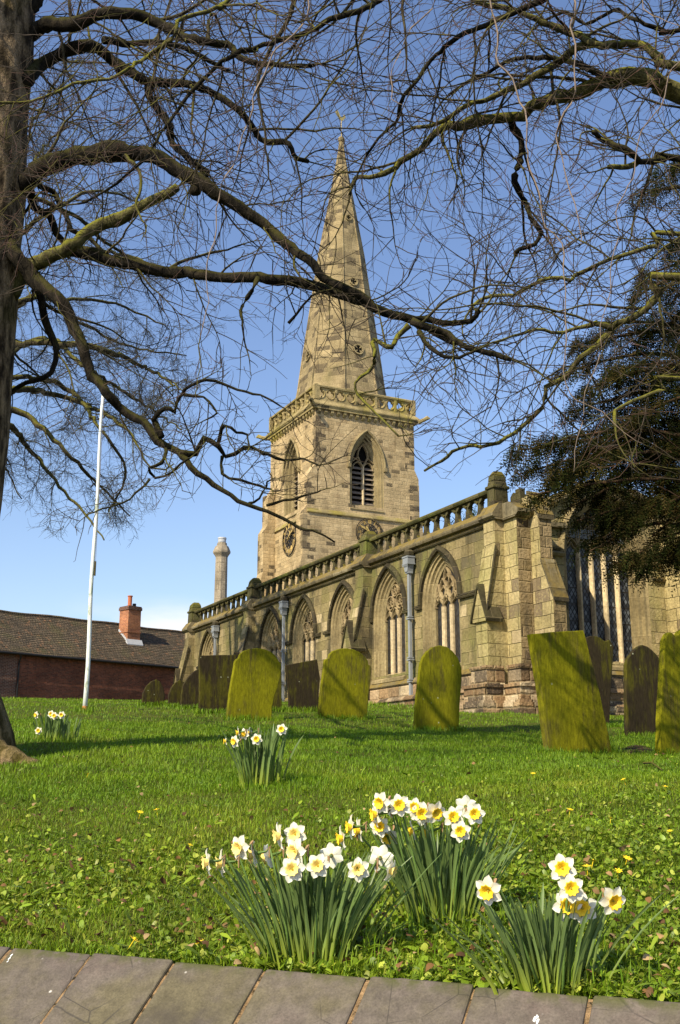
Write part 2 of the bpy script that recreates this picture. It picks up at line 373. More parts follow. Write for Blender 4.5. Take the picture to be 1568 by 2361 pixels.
def tilemat():
    n = N('weathered_clay_tiles'); r, c3, j, e = n.blocks(.17, .17, .010, .004)
    base = n.ramp(r, [(0, (.075, .058, .038)), (.5, (.115, .088, .058)), (.85, (.15, .11, .07)), (1, (.22, .12, .065))])
    k = n.noise(.8, 6); k2 = n.noise(12, 4)
    base = n.mix(n.sm(k, .5, .72, 0, .7), base, (.115, .10, .045)); base = n.mix(1, base, n.ramp(k2, [(.25, .7), (.75, 1.3)]), 'MULTIPLY')
    base = n.mix(j, base, (.02, .017, .014))
    return n.out(base, .9, n.bump(n.math('ADD', n.sm(e, 0, .03), c3[1]), .8, .03), .2)
M['tiles'] = tilemat()

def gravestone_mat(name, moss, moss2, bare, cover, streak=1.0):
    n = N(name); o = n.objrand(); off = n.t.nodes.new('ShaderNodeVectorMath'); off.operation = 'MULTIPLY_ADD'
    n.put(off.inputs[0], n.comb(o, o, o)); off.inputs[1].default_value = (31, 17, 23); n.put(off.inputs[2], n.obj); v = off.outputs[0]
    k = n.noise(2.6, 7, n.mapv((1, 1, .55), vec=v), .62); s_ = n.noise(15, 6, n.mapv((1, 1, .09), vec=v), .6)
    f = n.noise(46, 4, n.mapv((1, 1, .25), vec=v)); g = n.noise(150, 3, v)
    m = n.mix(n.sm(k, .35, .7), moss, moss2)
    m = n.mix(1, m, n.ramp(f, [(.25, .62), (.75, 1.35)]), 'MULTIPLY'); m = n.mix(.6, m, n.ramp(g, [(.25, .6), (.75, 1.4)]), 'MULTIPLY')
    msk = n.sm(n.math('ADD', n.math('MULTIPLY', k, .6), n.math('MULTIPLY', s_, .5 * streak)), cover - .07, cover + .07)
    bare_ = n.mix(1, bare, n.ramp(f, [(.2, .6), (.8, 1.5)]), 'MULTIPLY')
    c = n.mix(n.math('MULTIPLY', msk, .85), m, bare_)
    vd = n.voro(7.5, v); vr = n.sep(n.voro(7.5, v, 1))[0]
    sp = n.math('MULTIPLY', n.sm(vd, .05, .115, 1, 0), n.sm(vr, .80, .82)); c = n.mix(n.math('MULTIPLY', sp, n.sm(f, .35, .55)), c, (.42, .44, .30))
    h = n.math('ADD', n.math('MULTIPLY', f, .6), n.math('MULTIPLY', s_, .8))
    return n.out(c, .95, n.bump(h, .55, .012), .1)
M['grave'] = gravestone_mat('mossy_gravestone', (.19, .18, .006), (.13, .125, .007), (.075, .060, .020), .62)
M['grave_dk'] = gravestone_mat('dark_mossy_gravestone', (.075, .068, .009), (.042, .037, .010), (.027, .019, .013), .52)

def bark(name, dark, light, moss, moss_amt, scale=9, bump=1.0, dist=.03):
    n = N(name); v = n.mapv((1, 1, .35)); k = n.noise(scale, 7, v, .65); k2 = n.noise(2.2, 5); k3 = n.noise(45, 3)
    c = n.mix(n.sm(k, .35, .68), dark, light); c = n.mix(.7, c, n.ramp(k3, [(.25, .6), (.75, 1.4)]), 'MULTIPLY')
    up = n.sep(n.normal())[2]
    mm = n.math('MULTIPLY', n.sm(n.math('ADD', up, n.math('MULTIPLY', n.math('SUBTRACT', k2, .5), 1.6)), -.05, .55), moss_amt)
    c = n.mix(mm, c, n.mix(k, tuple(x * .6 for x in moss), moss))
    return n.out(c, .95, n.bump(n.math('ADD', k, n.math('MULTIPLY', k3, .3)), bump, dist), .1)
M['bark'] = bark('beech_bark', (.028, .019, .011), (.30, .215, .125), (.14, .12, .018), .4, 11, 1.0, .06)
M['rootbark'] = bark('dark_root_bark', (.012, .009, .006), (.055, .040, .024), (.06, .06, .012), .3, 13, 1.0, .06)
M['limb'] = bark('shaded_mossy_limb_bark', (.007, .006, .0045), (.030, .024, .016), (.075, .072, .011), .45, 14)  # bark under the moss darkened: the limbs' shade is put into the colour
M['limb_green'] = bark('green_limb_bark', (.035, .03, .013), (.115, .105, .04), (.185, .18, .024), .95, 14)
M['branch'] = bark('mossy_branch_bark', (.020, .016, .010), (.075, .062, .034), (.14, .135, .022), .75, 25, .4, .01)
M['twig'] = simple('dark_twig_bark', (.052, .038, .026), .8, .3, 2)
M['twig_red'] = simple('reddish_budded_twig', (.085, .045, .03), .7, .3, 2)
M['twig_far'] = simple('far_twig_bark', (.05, .045, .03), .9, .3, 1)
M['twig_pale'] = simple('pale_silvery_twig', (.17, .125, .092), .6, .3, 5)
M['yewbark'] = bark('yew_bark', (.03, .018, .012), (.09, .05, .03), (.07, .06, .02), .3)

def leafmat(name, rough=.6, trans=.3, spec=.25, gain=None):
    n = N(name); c = n.attr('tint')
    k = n.noise(3, 4); c = n.mix(1, c, n.ramp(k, [(.3, .78), (.7, 1.22)]), 'MULTIPLY')
    return n.out(c, rough, None, spec, trans)
M['grass'] = leafmat('grass_blades', .55, .35, .3)
M['cover'] = leafmat('broad_leaves', .45, .25, .35)
M['litter'] = leafmat('dead_leaves', .9, .1, .1)
M['yew'] = leafmat('yew_needles', .8, .18, .04)
M['dleaf'] = leafmat('daffodil_leaves', .4, .38, .4)
def soil():
    n = N('lawn_ground'); k = n.noise(1.2, 6); k2 = n.noise(16, 5); k3 = n.noise(70, 3)
    c = n.mix(n.sm(k, .35, .65), (.075, .105, .012), (.11, .125, .018)); c = n.mix(n.sm(k2, .5, .75), c, (.075, .06, .02))
    c = n.mix(1, c, n.ramp(k3, [(.25, .55), (.75, 1.45)]), 'MULTIPLY')
    return n.out(c, 1, n.bump(n.math('ADD', k2, k3), 1, .03), .1)
M['soil'] = soil()
def coping_brick():
    n = N('blue_brick_coping'); o = n.objrand()
    k = n.noise(3.0, 6, None, .6); k2 = n.noise(26, 6, None, .6); k3 = n.noise(140, 4, None, .6)
    c = n.mix(o, (.098, .082, .069), (.128, .106, .086)); c = n.mix(n.sm(k, .45, .65, 0, .8), c, (.110, .094, .050)); c = n.mix(n.sm(k, .5, .3, 0, .6), c, (.115, .080, .070))
    c = n.mix(1, c, n.ramp(k2, [(.2, .66), (.8, 1.32)]), 'MULTIPLY'); c = n.mix(.8, c, n.ramp(k3, [(.2, .6), (.8, 1.4)]), 'MULTIPLY')
    cw = n.voro(5.2, n.mapv((1, 1, 1), vec=n.obj), 0, 'DISTANCE_TO_EDGE'); ck = n.math('MULTIPLY', n.sm(cw, 0, .012, 1, 0), n.sm(n.noise(2.3, 3), .52, .62))
    c = n.mix(n.math('MULTIPLY', ck, .7), c, (.045, .04, .035))
    yy = n.sep(n.obj)[1]; c = n.mix(n.math('MULTIPLY', n.sm(yy, -.06, -.004), n.sm(n.noise(18, 5), .42, .6)), c, (.07, .075, .02))
    c = n.mix(n.sm(n.noise(1.7, 6, n.mapv((1, 1, 1), (3, 8, 2)), .65), .52, .70, 0, .7), c, (.055, .046, .038))
    vd = n.voro(16); vr = n.sep(n.voro(16, None, 1))[0]
    c = n.mix(n.math('MULTIPLY', n.sm(vd, .04, .12, 1, 0), n.sm(vr, .93, .94)), c, (.5, .47, .42))
    return n.out(c, .82, n.bump(n.math('ADD', n.math('MULTIPLY', k2, 1.2), n.math('ADD', n.math('MULTIPLY', k3, .5), n.math('MULTIPLY', ck, -.5))), .45, .008), .25)
M['bluebrick'] = coping_brick()
M['mortar'] = simple('sandy_mortar', (.27, .175, .09), .95, .6, 30, .1, bump=.8, dirt=((.025, .022, .012), .48))
M['splash'] = simple('white_splash', (.78, .78, .74), .8, .15, 40)
def petal():
    n = N('white_petal'); k = n.noise(40, 3); c = n.mix(k, (.82, .80, .64), (.87, .85, .74))
    return n.out(c, .6, None, .2, .3)
M['petal'] = petal()
M['trumpet'] = simple('yellow_trumpet', (.86, .58, .025), .6, .12, 60)
M['trumpet_pale'] = simple('cream_trumpet', (.86, .66, .20), .6, .12, 60)
M['throat'] = simple('green_throat', (.40, .34, .04), .7)
M['stem'] = simple('green_stem', (.10, .17, .035), .5, .2, 9)
M['spathe'] = simple('papery_spathe', (.32, .20, .10), .8, .2, 20)
M['celandine'] = simple('celandine_petal', (.80, .58, .02), .5, .1, 30)

# ------------------------------------------------------------------ ground and street
WD = Vector((.907, -.42, 0)); WN = Vector((-.42, -.907, 0))        # along the churchyard wall, and out to the street
WP = Vector((0, 3.35, EYE - .56))
def build_ground():
    ys = np.concatenate([np.arange(-2.5, 8, .12), np.arange(8, 32, .3), np.arange(32, 90, 1.5), np.arange(90, 400, 20)])
    xs = np.concatenate([np.arange(-120, -20, 6), np.arange(-20, -8, .6), np.arange(-8, 8, .15), np.arange(8, 20, .6), np.arange(20, 121, 6)])
    # rows are lines parallel to the wall close by, so the lawn ends exactly at the coping
    XX, TT = np.meshgrid(xs, ys)
    k = np.clip(1 - TT / 9, 0, 1)
    YY = 3.34 - .463 * XX * k + np.maximum(TT, 0)
    keep = ys >= 0
    XX, YY = XX[keep], YY[keep]
    ZZ = ground(XX, YY); ZZ[0] -= .10
    h, w = XX.shape; v = np.stack([XX, YY, ZZ], -1).reshape(-1, 3)
    i = np.arange(h * w).reshape(h, w)
    f = np.stack([i[:-1, :-1], i[:-1, 1:], i[1:, 1:], i[1:, :-1]], -1).reshape(-1, 4)
    o = big_mesh('lawn', v, f.ravel(), np.full(len(f), 4), M['soil'], smooth=True); tag(o, kind='structure')
    m = MB()
    def q(s, t, z): p = WP + WD * s + WN * t; return (p.x, p.y, z)
    m.poly([q(-60, .2, 0), q(60, .2, 0), q(60, 60, 0), q(-60, 60, 0)])
    tag(m.build('street', M['pave']), kind='structure')
build_ground()

def build_wall():
    root = empty('retaining_wall', (WP.x, WP.y, 0), math.atan2(WD.y, WD.x), label='low churchyard wall capped with sloping blue brick coping stones', cat='wall')
    b = MB(); ztop = WP.z
    b.box(-12, 12, -.40, .02, 0, ztop - .22); b.build('brick_face', M['brick_pale'], root)
    # joints where the photograph shows them along the back edge
    js = []
    for x in (215, 408, 615, 853, 1097, 1365):
        r = ray(x, 2243 + (x - 784) * .082); d = Vector((r[0] / r[1], 1, 0))
        # intersect sight line with wall line
        k = (WP.x * WD.y - WP.y * WD.x) / (d.x * WD.y - d.y * WD.x); p = d * k; js.append((p - Vector((WP.x, WP.y, 0))).dot(WD))
    L = .335
    while js[0] > -11: js.insert(0, js[0] - L)
    while js[-1] < 11: js.append(js[-1] + L)
    mo = MB()
    mo.prism([(-.01, -.30), (-.42, -.30), (-.42, -.275), (-.40, -.245), (-.26, -.181), (-.03, -.022), (-.012, -.012)], lambda y, z: (-11, y, ztop + z), lambda y, z: (11, y, ztop + z))
    mo.build('mortar', M['mortar'], root)
    for i in range(len(js) - 1):
        x0, x1 = js[i] + .006 + random.uniform(-.003, .004), js[i + 1] - .006 + random.uniform(-.004, .003)
        y = random.uniform(-.004, .004); z = random.uniform(-.004, .003)
        m = MB(); prof = [(0, -.09), (0, -.012), (-.012, 0), (-.26, -.172), (-.40, -.235), (-.44, -.27), (-.44, -.32), (-.30, -.32)]
        nx = 9
        xs = [x0 + (x1 - x0) * k / nx for k in range(nx + 1)]
        sk = random.uniform(-.02, .02)
        m.loft([[(x + random.uniform(-.003, .003) + sk * (-p[0]), p[0] + y + random.uniform(-.0035, .0035), ztop + z + p[1] + random.uniform(-.0015, .0015)) for p in prof] for k, x in enumerate(xs)], True, True)
        m.build('coping_stone', M['bluebrick'], root, bevel=.009)
        if i and abs(js[i] + .62) < 3:
            for k in range(5): pass
    # bird lime splashes, as the photograph has on two stones
    s_ = MB()
    for (px, py, r) in [(1238, 2345, .010), (1232, 2352, .009), (1247, 2338, .006), (1240, 2356, .008), (1250, 2350, .006), (22, 2210, .008), (27, 2203, .007), (18, 2217, .005)]:
        rr = ray(px, py)
        n_ = (Vector((0, 0, 1)) * math.cos(.58) + WN * math.sin(.58)).normalized(); p0 = WP + Vector((0, 0, .0035))
        t = (p0 - Vector((0, 0, EYE))).dot(n_) / Vector(rr).dot(n_); c = Vector(rr) * t + Vector((0, 0, EYE))
        e1 = WD; e2 = n_.cross(e1)
        k = 9; s_.poly([local(root, c + (e1 * math.cos(a) * .75 + e2 * math.sin(a) * 1.9) * r * .62 * random.uniform(.6, 1.25) + n_ * .001) for a in [2 * math.pi * j / k for j in range(k)]])
    s_.build('bird_lime', M['splash'], root)
build_wall()

# ------------------------------------------------------------------ the church: local x across (p), y along the aisle (a), z above the eye line less ZB
ZB = 1.2
church = empty('church', (3.8, 25.0, EYE + ZB), math.atan2(.445, .8955), label='stone parish church with spired tower and traceried aisle windows', cat='church')
def part(mb, name, mat, parent=None, **k):
    o = mb.build(name, mat, parent or church, **k)
    if parent is None: o.location.z = -ZB
    return o
SOUTH = lambda u, z, d=0.: (d, u, z)
EAST = lambda u, z, d=0.: (u, d, z)
TP0, TP1, TA0, TA1 = 9.2, 15.5, 30.1, 36.5
TSOUTH = lambda u, z, d=0.: (TP0 + d, u, z)
TEAST = lambda u, z, d=0.: (u, TA0 + d, z)

def outline(c, w, sill, spring, Rr, d=0., n=9):
    r = Rr - d; phi = math.acos(max(-1, min(1, (Rr - w) / r)))
    L = [(c - w + Rr - r * math.cos(t), spring + r * math.sin(t)) for t in [phi * i / n for i in range(n + 1)]]
    Rt = [(2 * c - x, z) for x, z in reversed(L[:-1])]
    return [(c - w + d, sill)] + L + Rt + [(c + w - d, sill)]
def wall_open(mb, f, u0, u1, z0, top, wins, m=0):
    top = top if callable(top) else (lambda u, t=top: t)
    cur = u0; cuts = []
    def span(a, b):
        k = max(1, int(math.ceil((b - a) / .8)))
        for i in range(k):
            s, e = a + (b - a) * i / k, a + (b - a) * (i + 1) / k
            mb.poly([f(s, z0), f(e, z0), f(e, top(e)), f(s, top(s))], m)
    for (c, w, sill, spring, Rr) in sorted(wins):
        span(cur, c - w); mb.poly([f(c - w, z0), f(c + w, z0), f(c + w, sill), f(c - w, sill)], m)
        o = outline(c, w, sill, spring, Rr)[1:-1]
        for (a, b) in zip(o[:-1], o[1:]): mb.poly([f(*a), f(*b), f(b[0], top(b[0])), f(a[0], top(a[0]))], m)
        cur = c + w
    span(cur, u1)
def bar(mb, f, pts, w, d0, d1, m=0):
    n = len(pts); rings = []
    for i, p in enumerate(pts):
        a = pts[max(i - 1, 0)]; b = pts[min(i + 1, n - 1)]
        tx, tz = b[0] - a[0], b[1] - a[1]; l = math.hypot(tx, tz) or 1; nx, nz_ = -tz / l, tx / l; h = w / 2
        rings.append([f(p[0] + nx * h * .45, p[1] + nz_ * h * .45, d0), f(p[0] - nx * h * .45, p[1] - nz_ * h * .45, d0), f(p[0] - nx * h, p[1] - nz_ * h, d0 + (d1 - d0) * .45),
                      f(p[0] - nx * h, p[1] - nz_ * h, d1), f(p[0] + nx * h, p[1] + nz_ * h, d1), f(p[0] + nx * h, p[1] + nz_ * h, d0 + (d1 - d0) * .45)])
    mb.loft(rings, True, True, m)
def circ(c, z, r, n=14, a0=0, a1=2 * math.pi): return [(c + r * math.cos(a0 + (a1 - a0) * i / n), z + r * math.sin(a0 + (a1 - a0) * i / n)) for i in range(n + 1)]
def flame(c, z, w, h, n=8):                      # ogee mouchette outline
    L = []
    for i in range(n + 1):
        t = i / n; L.append((c - w * math.sin(math.pi * t) ** .85 * (1 - .25 * t), z - h + 2 * h * t))
    return L + [(2 * c - x, y) for x, y in reversed(L[:-1])]
def lighthead(c, hw, zs, h, n=6):
    Rr = (hw * hw + h * h) / (2 * hw); return outline(c, hw, zs, zs, Rr, 0, n)[1:-1]

ORD = [(0, 0), (.045, .025), (.085, .025), (.10, .07), (.115, .08), (.17, .08), (.19, .13), (.205, .15), (.255, .15), (.285, .19), (.345, .21), (.345, .29)]
def window(f, c, w, sill, spring, Rr, kind, orders=ORD, stops=(True, True), glassm='glass', lights=3, hood=True, mull='mullion', hoodp=.11, scale=1.0):
    m = MB(); m.loft([[f(x, z, d) for x, z in outline(c, w, sill, spring, Rr, i)] for i, d in orders])
    di, dd = orders[-1]
    m.prism([(0, sill - .20), (-.09, sill - .20), (-.09, sill - .12), (dd + .03, sill + .10), (dd + .03, sill - .20)], lambda d, z: f(c - w + .002, z, d), lambda d, z: f(c + w - .002, z, d))
    fr = part(m, 'window', [M['trim']])
    g = MB(); g.poly([f(x, z, dd - .02) for x, z in outline(c, w, sill, spring, Rr, di - .01)]); part(g, 'glass', M[glassm], fr)
    wi = w - di; t = MB(); d0, d1 = dd - .11, dd - .012; lw = 2 * wi / lights; ri = Rr - di
    def ins(x): return spring + math.sqrt(max(0, ri * ri - (abs(x - c) + Rr - w) ** 2))
    xs = [c - wi + lw * i for i in range(1, lights)]
    zl = spring + (.0 if kind != 'east' else .25)
    mbm = MB()
    for x in xs: bar(mbm, f, [(x, sill), (x, zl - .12)], .085 * scale, d0 - .02, d1)
    for i in range(lights):
        cx = c - wi + lw * (i + .5); bar(t, f, lighthead(cx, lw / 2, zl - .12, lw * .85), .04 * scale, d0, d1)
        bar(t, f, [(cx - lw * .42, zl - .05), (cx - lw * .16, zl + .02), (cx, zl + .14)], .03 * scale, d0 + .03, d1); bar(t, f, [(cx + lw * .42, zl - .05), (cx + lw * .16, zl + .02), (cx, zl + .14)], .03 * scale, d0 + .03, d1)
    if kind == 'circles':
        for (cx, cz) in ((c - .262, spring + .36), (c + .262, spring + .36), (c, spring + .70)):
            r = .20 if cz < spring + .5 else .165
            bar(t, f, circ(cx, cz, r), .048, d0, d1)
            for k in range(3): a = math.pi / 2 + k * 2.094; bar(t, f, circ(cx + .085 * math.cos(a), cz + .085 * math.sin(a), .06, 8), .03, d0 + .03, d1)
    elif kind == 'flow':
        for (cx, cz, ww, hh) in ((c - lw / 2, spring + .35, .17, .28), (c + lw / 2, spring + .35, .17, .28), (c, spring + .63, .15, .26), (c - .43, spring + .27, .085, .22), (c + .43, spring + .27, .085, .22), (c, spring + .22, .06, .13)):
            if cz + hh < ins(cx) + .12: bar(t, f, flame(cx, cz, ww, hh), .042, d0, d1)
            bar(t, f, [(cx - ww * .75, cz - .03), (cx - ww * .2, cz + .03), (cx, cz + .10), (cx + ww * .2, cz + .03), (cx + ww * .75, cz - .03)], .028, d0 + .03, d1)
    elif kind == 'east':
        for i in range(1, lights):
            x = xs[i - 1]
            for sgn in (-1, 1):
                pts = [(x + sgn * lw * .5 * k / 6, zl - .12 + 1.1 * math.sin(k / 6 * 1.3)) for k in range(7)]
                pts = [(a, min(b, ins(a))) for a, b in pts if abs(a - c) < wi]
                if len(pts) > 2: bar(t, f, pts, .06, d0, d1)
            bar(t, f, [(x, zl - .12), (x, ins(x))], .05, d0, d1)
    part(t, 'tracery', M['tracery'], fr)
    if mbm.v: part(mbm, 'mullion', M[mull], fr)
    if hood:
        h = MB(); H = [(0.004, 0.01), (0.004, -.7), (-.05, -1), (-.135, -.55), (-.135, .01)]
        h.loft([[f(*outline(c, w, spring, spring, Rr, e)[i], q * hoodp if q < 0 else q) for e, q in H] for i in range(len(outline(c, w, spring, spring, Rr)))], True, True)
        for sgn, on in zip((-1, 1), stops):
            if on:
                L = on if isinstance(on, float) else .30
                a, b = sorted((c + sgn * (w + .0), c + sgn * (w + .135 + L)))
                h.prism([(.01, -.09), (-.07, -.09), (-.105, -.02), (-.05, .03), (.01, .05)], lambda d, z, a=a: f(a, spring + z - .02, d), lambda d, z, b=b: f(b, spring + z - .02, d))
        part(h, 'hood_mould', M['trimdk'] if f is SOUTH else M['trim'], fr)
    return fr

# --- aisle
AW = [(2.66, .93, 2.74, 4.44, 1.40), (5.42, .93, 2.74, 4.44, 1.42), (8.27, .93, 2.74, 4.44, 1.40), (11.22, .93, 2.74, 4.44, 1.42), (14.02, .93, 2.74, 4.44, 1.40), (20.6, .93, 2.9, 4.44, 1.42)]
w_ = MB(); wall_open(w_, SOUTH, -.26, 22.9, .2, 6.0, AW)
w_.poly([(0, 22.9, .2), (5.6, 22.9, .2), (5.6, 22.9, 6.0), (0, 22.9, 6.0)])
part(w_, 'aisle_wall', M['aisle'])
for (c, w, s, sp, Rr), kind, stp in zip(AW, ('flow', 'circles', 'flow', 'circles', 'flow', 'circles'), ((.12, .65), (.30, .16), (.25, False), (.40, .25), (.18, .2), (.2, .2))):
    window(SOUTH, c, w, s, sp, Rr, kind, stops=(stp[1], stp[0]))
# east end of the aisle
EW = (3.30, 1.34, 2.74, 5.40, 1.75)
etop = lambda u: 6.3 + min(max(0, u - .95) * .46, 1.02) - max(0, u - 4.4) * .3
w_ = MB(); wall_open(w_, EAST, .0, 9.0, .2, etop, [EW])
part(w_, 'east_wall', M['east'])
EORD = [(0, 0), (.05, .05), (.12, .06), (.14, .16), (.22, .18), (.24, .26), (.32, .30), (.32, .40)]
ew = window(EAST, *EW, 'east', orders=EORD, glassm='glass_east', lights=5, hood=True, scale=1.25, hoodp=.10)
c_ = MB()
c_.prism([(.05, 5.98), (.05, 6.12), (-.14, 6.12), (-.14, 6.0)], lambda d, z: (.76, d, z), lambda d, z: (2.0, d, z))
for a, b in (((.95, 6.3), (3.2, 7.32)), ((3.2, 7.32), (9.0, 6.0))):
    c_.prism([(.35, 0), (-.16, 0), (-.16, .07), (.1, .2), (.35, .2)], lambda d, z, a=a: (a[0], d, a[1] + z), lambda d, z, b=b: (b[0], d, b[1] + z))
c_.prism([(.01, 5.42), (-.06, 5.42), (-.10, 5.48), (-.02, 5.55), (.01, 5.55)], lambda d, z: (.76, d, z), lambda d, z: (1.82, d, z))
c_.prism([(.01, 4.90), (-.06, 4.90), (-.10, 4.96), (-.02, 5.03), (.01, 5.03)], lambda d, z: (4.78, d, z), lambda d, z: (5.2, d, z))
part(c_, 'gable_coping', M['coping'])

def plinth_block(mb, p0, p1, a0, a1, zb=.2):
    for (e, z0, z1) in ((.40, zb, 1.60), (.30, 1.60, 1.66), (.26, 1.66, 1.96), (.32, 1.96, 2.03), (.12, 2.03, 2.38)):
        mb.box(p0 - e, p1, a0 - e, a1 + e, z0, z1)
pl = MB()
for (e, z0, z1) in ((.40, .2, 1.60), (.26, 1.66, 1.96), (.12, 2.03, 2.38)):
    pl.box(-e, .02, .2, 22.9, z0, z1); pl.box(.1, 9, -e, .02, z0, z1)
for (e, z0, z1) in ((.40, 1.60, 1.66), (.32, 1.96, 2.03)):
    pl.prism([(.0, z0), (e, z0), (e, z0 + .03), (e - .1, z1 + .05), (0, z1 + .05)], lambda q, z: (-q, .2, z), lambda q, z: (-q, 22.9, z))
    pl.prism([(.0, z0), (e, z0), (e, z0 + .03), (e - .1, z1 + .05), (0, z1 + .05)], lambda q, z: (.1, -q, z), lambda q, z: (9, -q, z))
plinth = part(pl, 'plinth', M['plinth'])
ps = MB()
for f0, f1 in ((lambda q, z: (-q, .2, z), lambda q, z: (-q, 22.9, z)), (lambda q, z: (.1, -q, z), lambda q, z: (9, -q, z))):
    ps.prism([(.0, 2.36), (.14, 2.38), (.17, 2.42), (.05, 2.55), (0, 2.56)], f0, f1)
part(ps, 'plinth_string', M['coping'])

def buttress(a0, a1, ptop, plow, ztop=6.0, zs=5.25, ze=3.55, gab=True, mat='aisle'):
    m = MB(); prof = [(0.02, .2), (-plow, .2), (-plow, ze), (-ptop, zs), (-ptop, ztop), (.02, ztop)]
    m.prism(prof, lambda p, z: (p, a0, z), lambda p, z: (p, a1, z))
    b = part(m, 'buttress', M[mat])
    k = MB(); e = .045
    k.prism([(-plow - e, ze - .02), (-plow - e, ze + .05), (-ptop - .01, zs + .07), (-ptop - .01, zs - .02)], lambda p, z: (p, a0 - e, z), lambda p, z: (p, a1 + e, z))
    part(k, 'weathering', M[mat], b)
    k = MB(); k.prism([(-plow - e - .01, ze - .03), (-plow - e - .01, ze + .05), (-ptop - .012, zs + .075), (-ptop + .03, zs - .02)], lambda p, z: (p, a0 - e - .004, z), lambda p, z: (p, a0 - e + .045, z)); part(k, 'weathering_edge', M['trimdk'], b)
    if gab:
        g = MB(); am = (a0 + a1) / 2; hw = (a1 - a0) / 2 + .05; za = ze + .78
        g.prism([(am - hw, ze - .05), (am + hw, ze - .05), (am + hw, ze + .02), (am, za), (am - hw, ze + .02)], lambda a, z: (-plow - .06, a, z), lambda a, z: (-plow + .34, a, z))
        go = part(g, 'gablet', M[mat], b)
        g = MB(); g.prism([(am - hw - .05, ze - .07), (am - hw - .07, ze + .0), (am, za + .08), (am + hw + .07, ze + .0), (am + hw + .05, ze - .07), (am, za - .0)], lambda a, z: (-plow - .10, a, z), lambda a, z: (-plow + .36, a, z))
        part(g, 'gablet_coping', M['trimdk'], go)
    q = MB()
    for (e, z0, z1) in ((.40, .2, 1.60), (.26, 1.66, 1.96), (.12, 2.03, 2.38), (.34, 1.60, 1.66), (.30, 1.96, 2.03), (.15, 2.38, 2.46)):
        q.box(-plow - e, -.121 - e * .6, a0 - e * .8, a1 + e * .8, z0, z1)
    part(q, 'buttress_plinth', M['plinth'], b)
    return b
buttress(6.45, 6.95, .28, .62)
buttress(15.55, 16.05, .28, .62, mat='aisle')
buttress(22.42, 22.92, .28, .62)
buttress(-.26, .20, .26, .56, mat='east')
# the two buttresses and corner pier projecting east
m = MB(); m.prism([(.02, .2), (-.78, .2), (-.78, 5.95), (.02, 5.95)], lambda a, z: (0, a, z), lambda a, z: (.40, a, z)); part(m, 'corner_pier', M['east'])
def east_buttress(p0, p1, up, low, mat):
    m = MB(); m.prism([(.02, .2), (-low, .2), (-low, 3.9), (-up, 4.85), (-up, 5.9), (-up + .35, 6.5), (.02, 6.5)], lambda a, z: (p0, a, z), lambda a, z: (p1, a, z)); b = part(m, 'buttress', M[mat])
    # the front face is coarser, eroded stone
    for (u_, z0, z1) in ((low, 2.4, 3.88), (up, 4.9, 5.88)): r = MB(); r.box(p0 + .01, p1 - .01, -u_ - .004, -u_ + .02, z0, z1); part(r, 'eroded_face', M['rough'], b)
    k = MB(); e = .05
    k.prism([(-low - e, 3.86), (-low - e, 3.95), (-up - .01, 4.92), (-up - .01, 4.83)], lambda a, z: (p0 - e * .4, a, z), lambda a, z: (p1 + e, a, z))
    k.prism([(-low - .03, 3.9), (-up + .05, 4.35), (-up + .05, 4.95), (-up - .08, 4.9)], lambda a, z: (p0 + .1, a, z), lambda a, z: (p1 - .05, a, z))
    part(k, 'weathering', M['coping'], b); k = MB()
    k.prism([(-up - e, 5.86), (-up - e, 5.98), (-up + .38, 6.62), (-up + .38, 6.5)], lambda a, z: (p0 - e, a, z), lambda a, z: (p1 + e, a, z))
    part(k, 'weathering', M['coping'], b)
    q = MB()
    for (e, z0, z1) in ((.38, .2, 1.60), (.25, 1.66, 1.96), (.11, 2.03, 2.38), (.34, 1.60, 1.66), (.30, 1.96, 2.03), (.16, 2.38, 2.47)):
        q.box(p0 - e * .8, p1 + e * .8, -low - e, -.41, z0, z1)
    part(q, 'buttress_plinth', M['plinth'], b)
east_buttress(.40, .76, 1.12, 1.51, 'east')
east_buttress(5.2, 5.65, .85, 1.05, 'east')
r = MB(); r.box(.01, .39, -.784, -.76, 2.5, 5.9); part(r, 'eroded_face', M['rough'])
q = MB()
for (e, z0, z1) in ((.42, .2, 1.60), (.28, 1.66, 1.96), (.135, 2.03, 2.38), (.36, 1.60, 1.66), (.325, 1.96, 2.03), (.17, 2.38, 2.475)): q.box(0 - e, .40, -.78 - e, -.40, z0, z1)
part(q, 'pier_plinth', M['plinth'])

# cornice and openwork parapet
k = MB()
PROF = [(.3, 5.93), (-.05, 5.93), (-.09, 5.97), (-.05, 6.03), (-.17, 6.05), (-.19, 6.10), (-.19, 6.14), (-.02, 6.32), (.3, 6.32)]
k.prism(PROF, lambda p, z: (p, -.30, z), lambda p, z: (p, 23.0, z))
for a0, a1, e in ((6.42, 6.98, .30), (15.52, 16.08, .30), (22.4, 22.96, .30), (-.30, .22, .28)):
    k.prism([(.1, 5.95), (-e, 5.95), (-e - .09, 6.03), (-e - .09, 6.10), (-e + .1, 6.36), (.1, 6.36)], lambda p, z: (p, a0 - .06, z), lambda p, z: (p, a1 + .06, z))
k.prism([(-.05, 5.93), (-.84, 5.93), (-.97, 6.03), (-.97, 6.12), (-.6, 6.34), (0, 6.34)], lambda a, z: (-.08, a, z), lambda a, z: (.42, a, z))
cor = part(k, 'cornice', M['coping'])
k = MB(); k.prism([(.25, 6.76), (-.03, 6.76), (-.05, 6.80), (-.05, 6.84), (.08, 6.92), (.14, 6.92), (.25, 6.85)], lambda p, z: (p, -.1, z), lambda p, z: (p, 22.8, z))
par = part(k, 'parapet', M['parapet'])
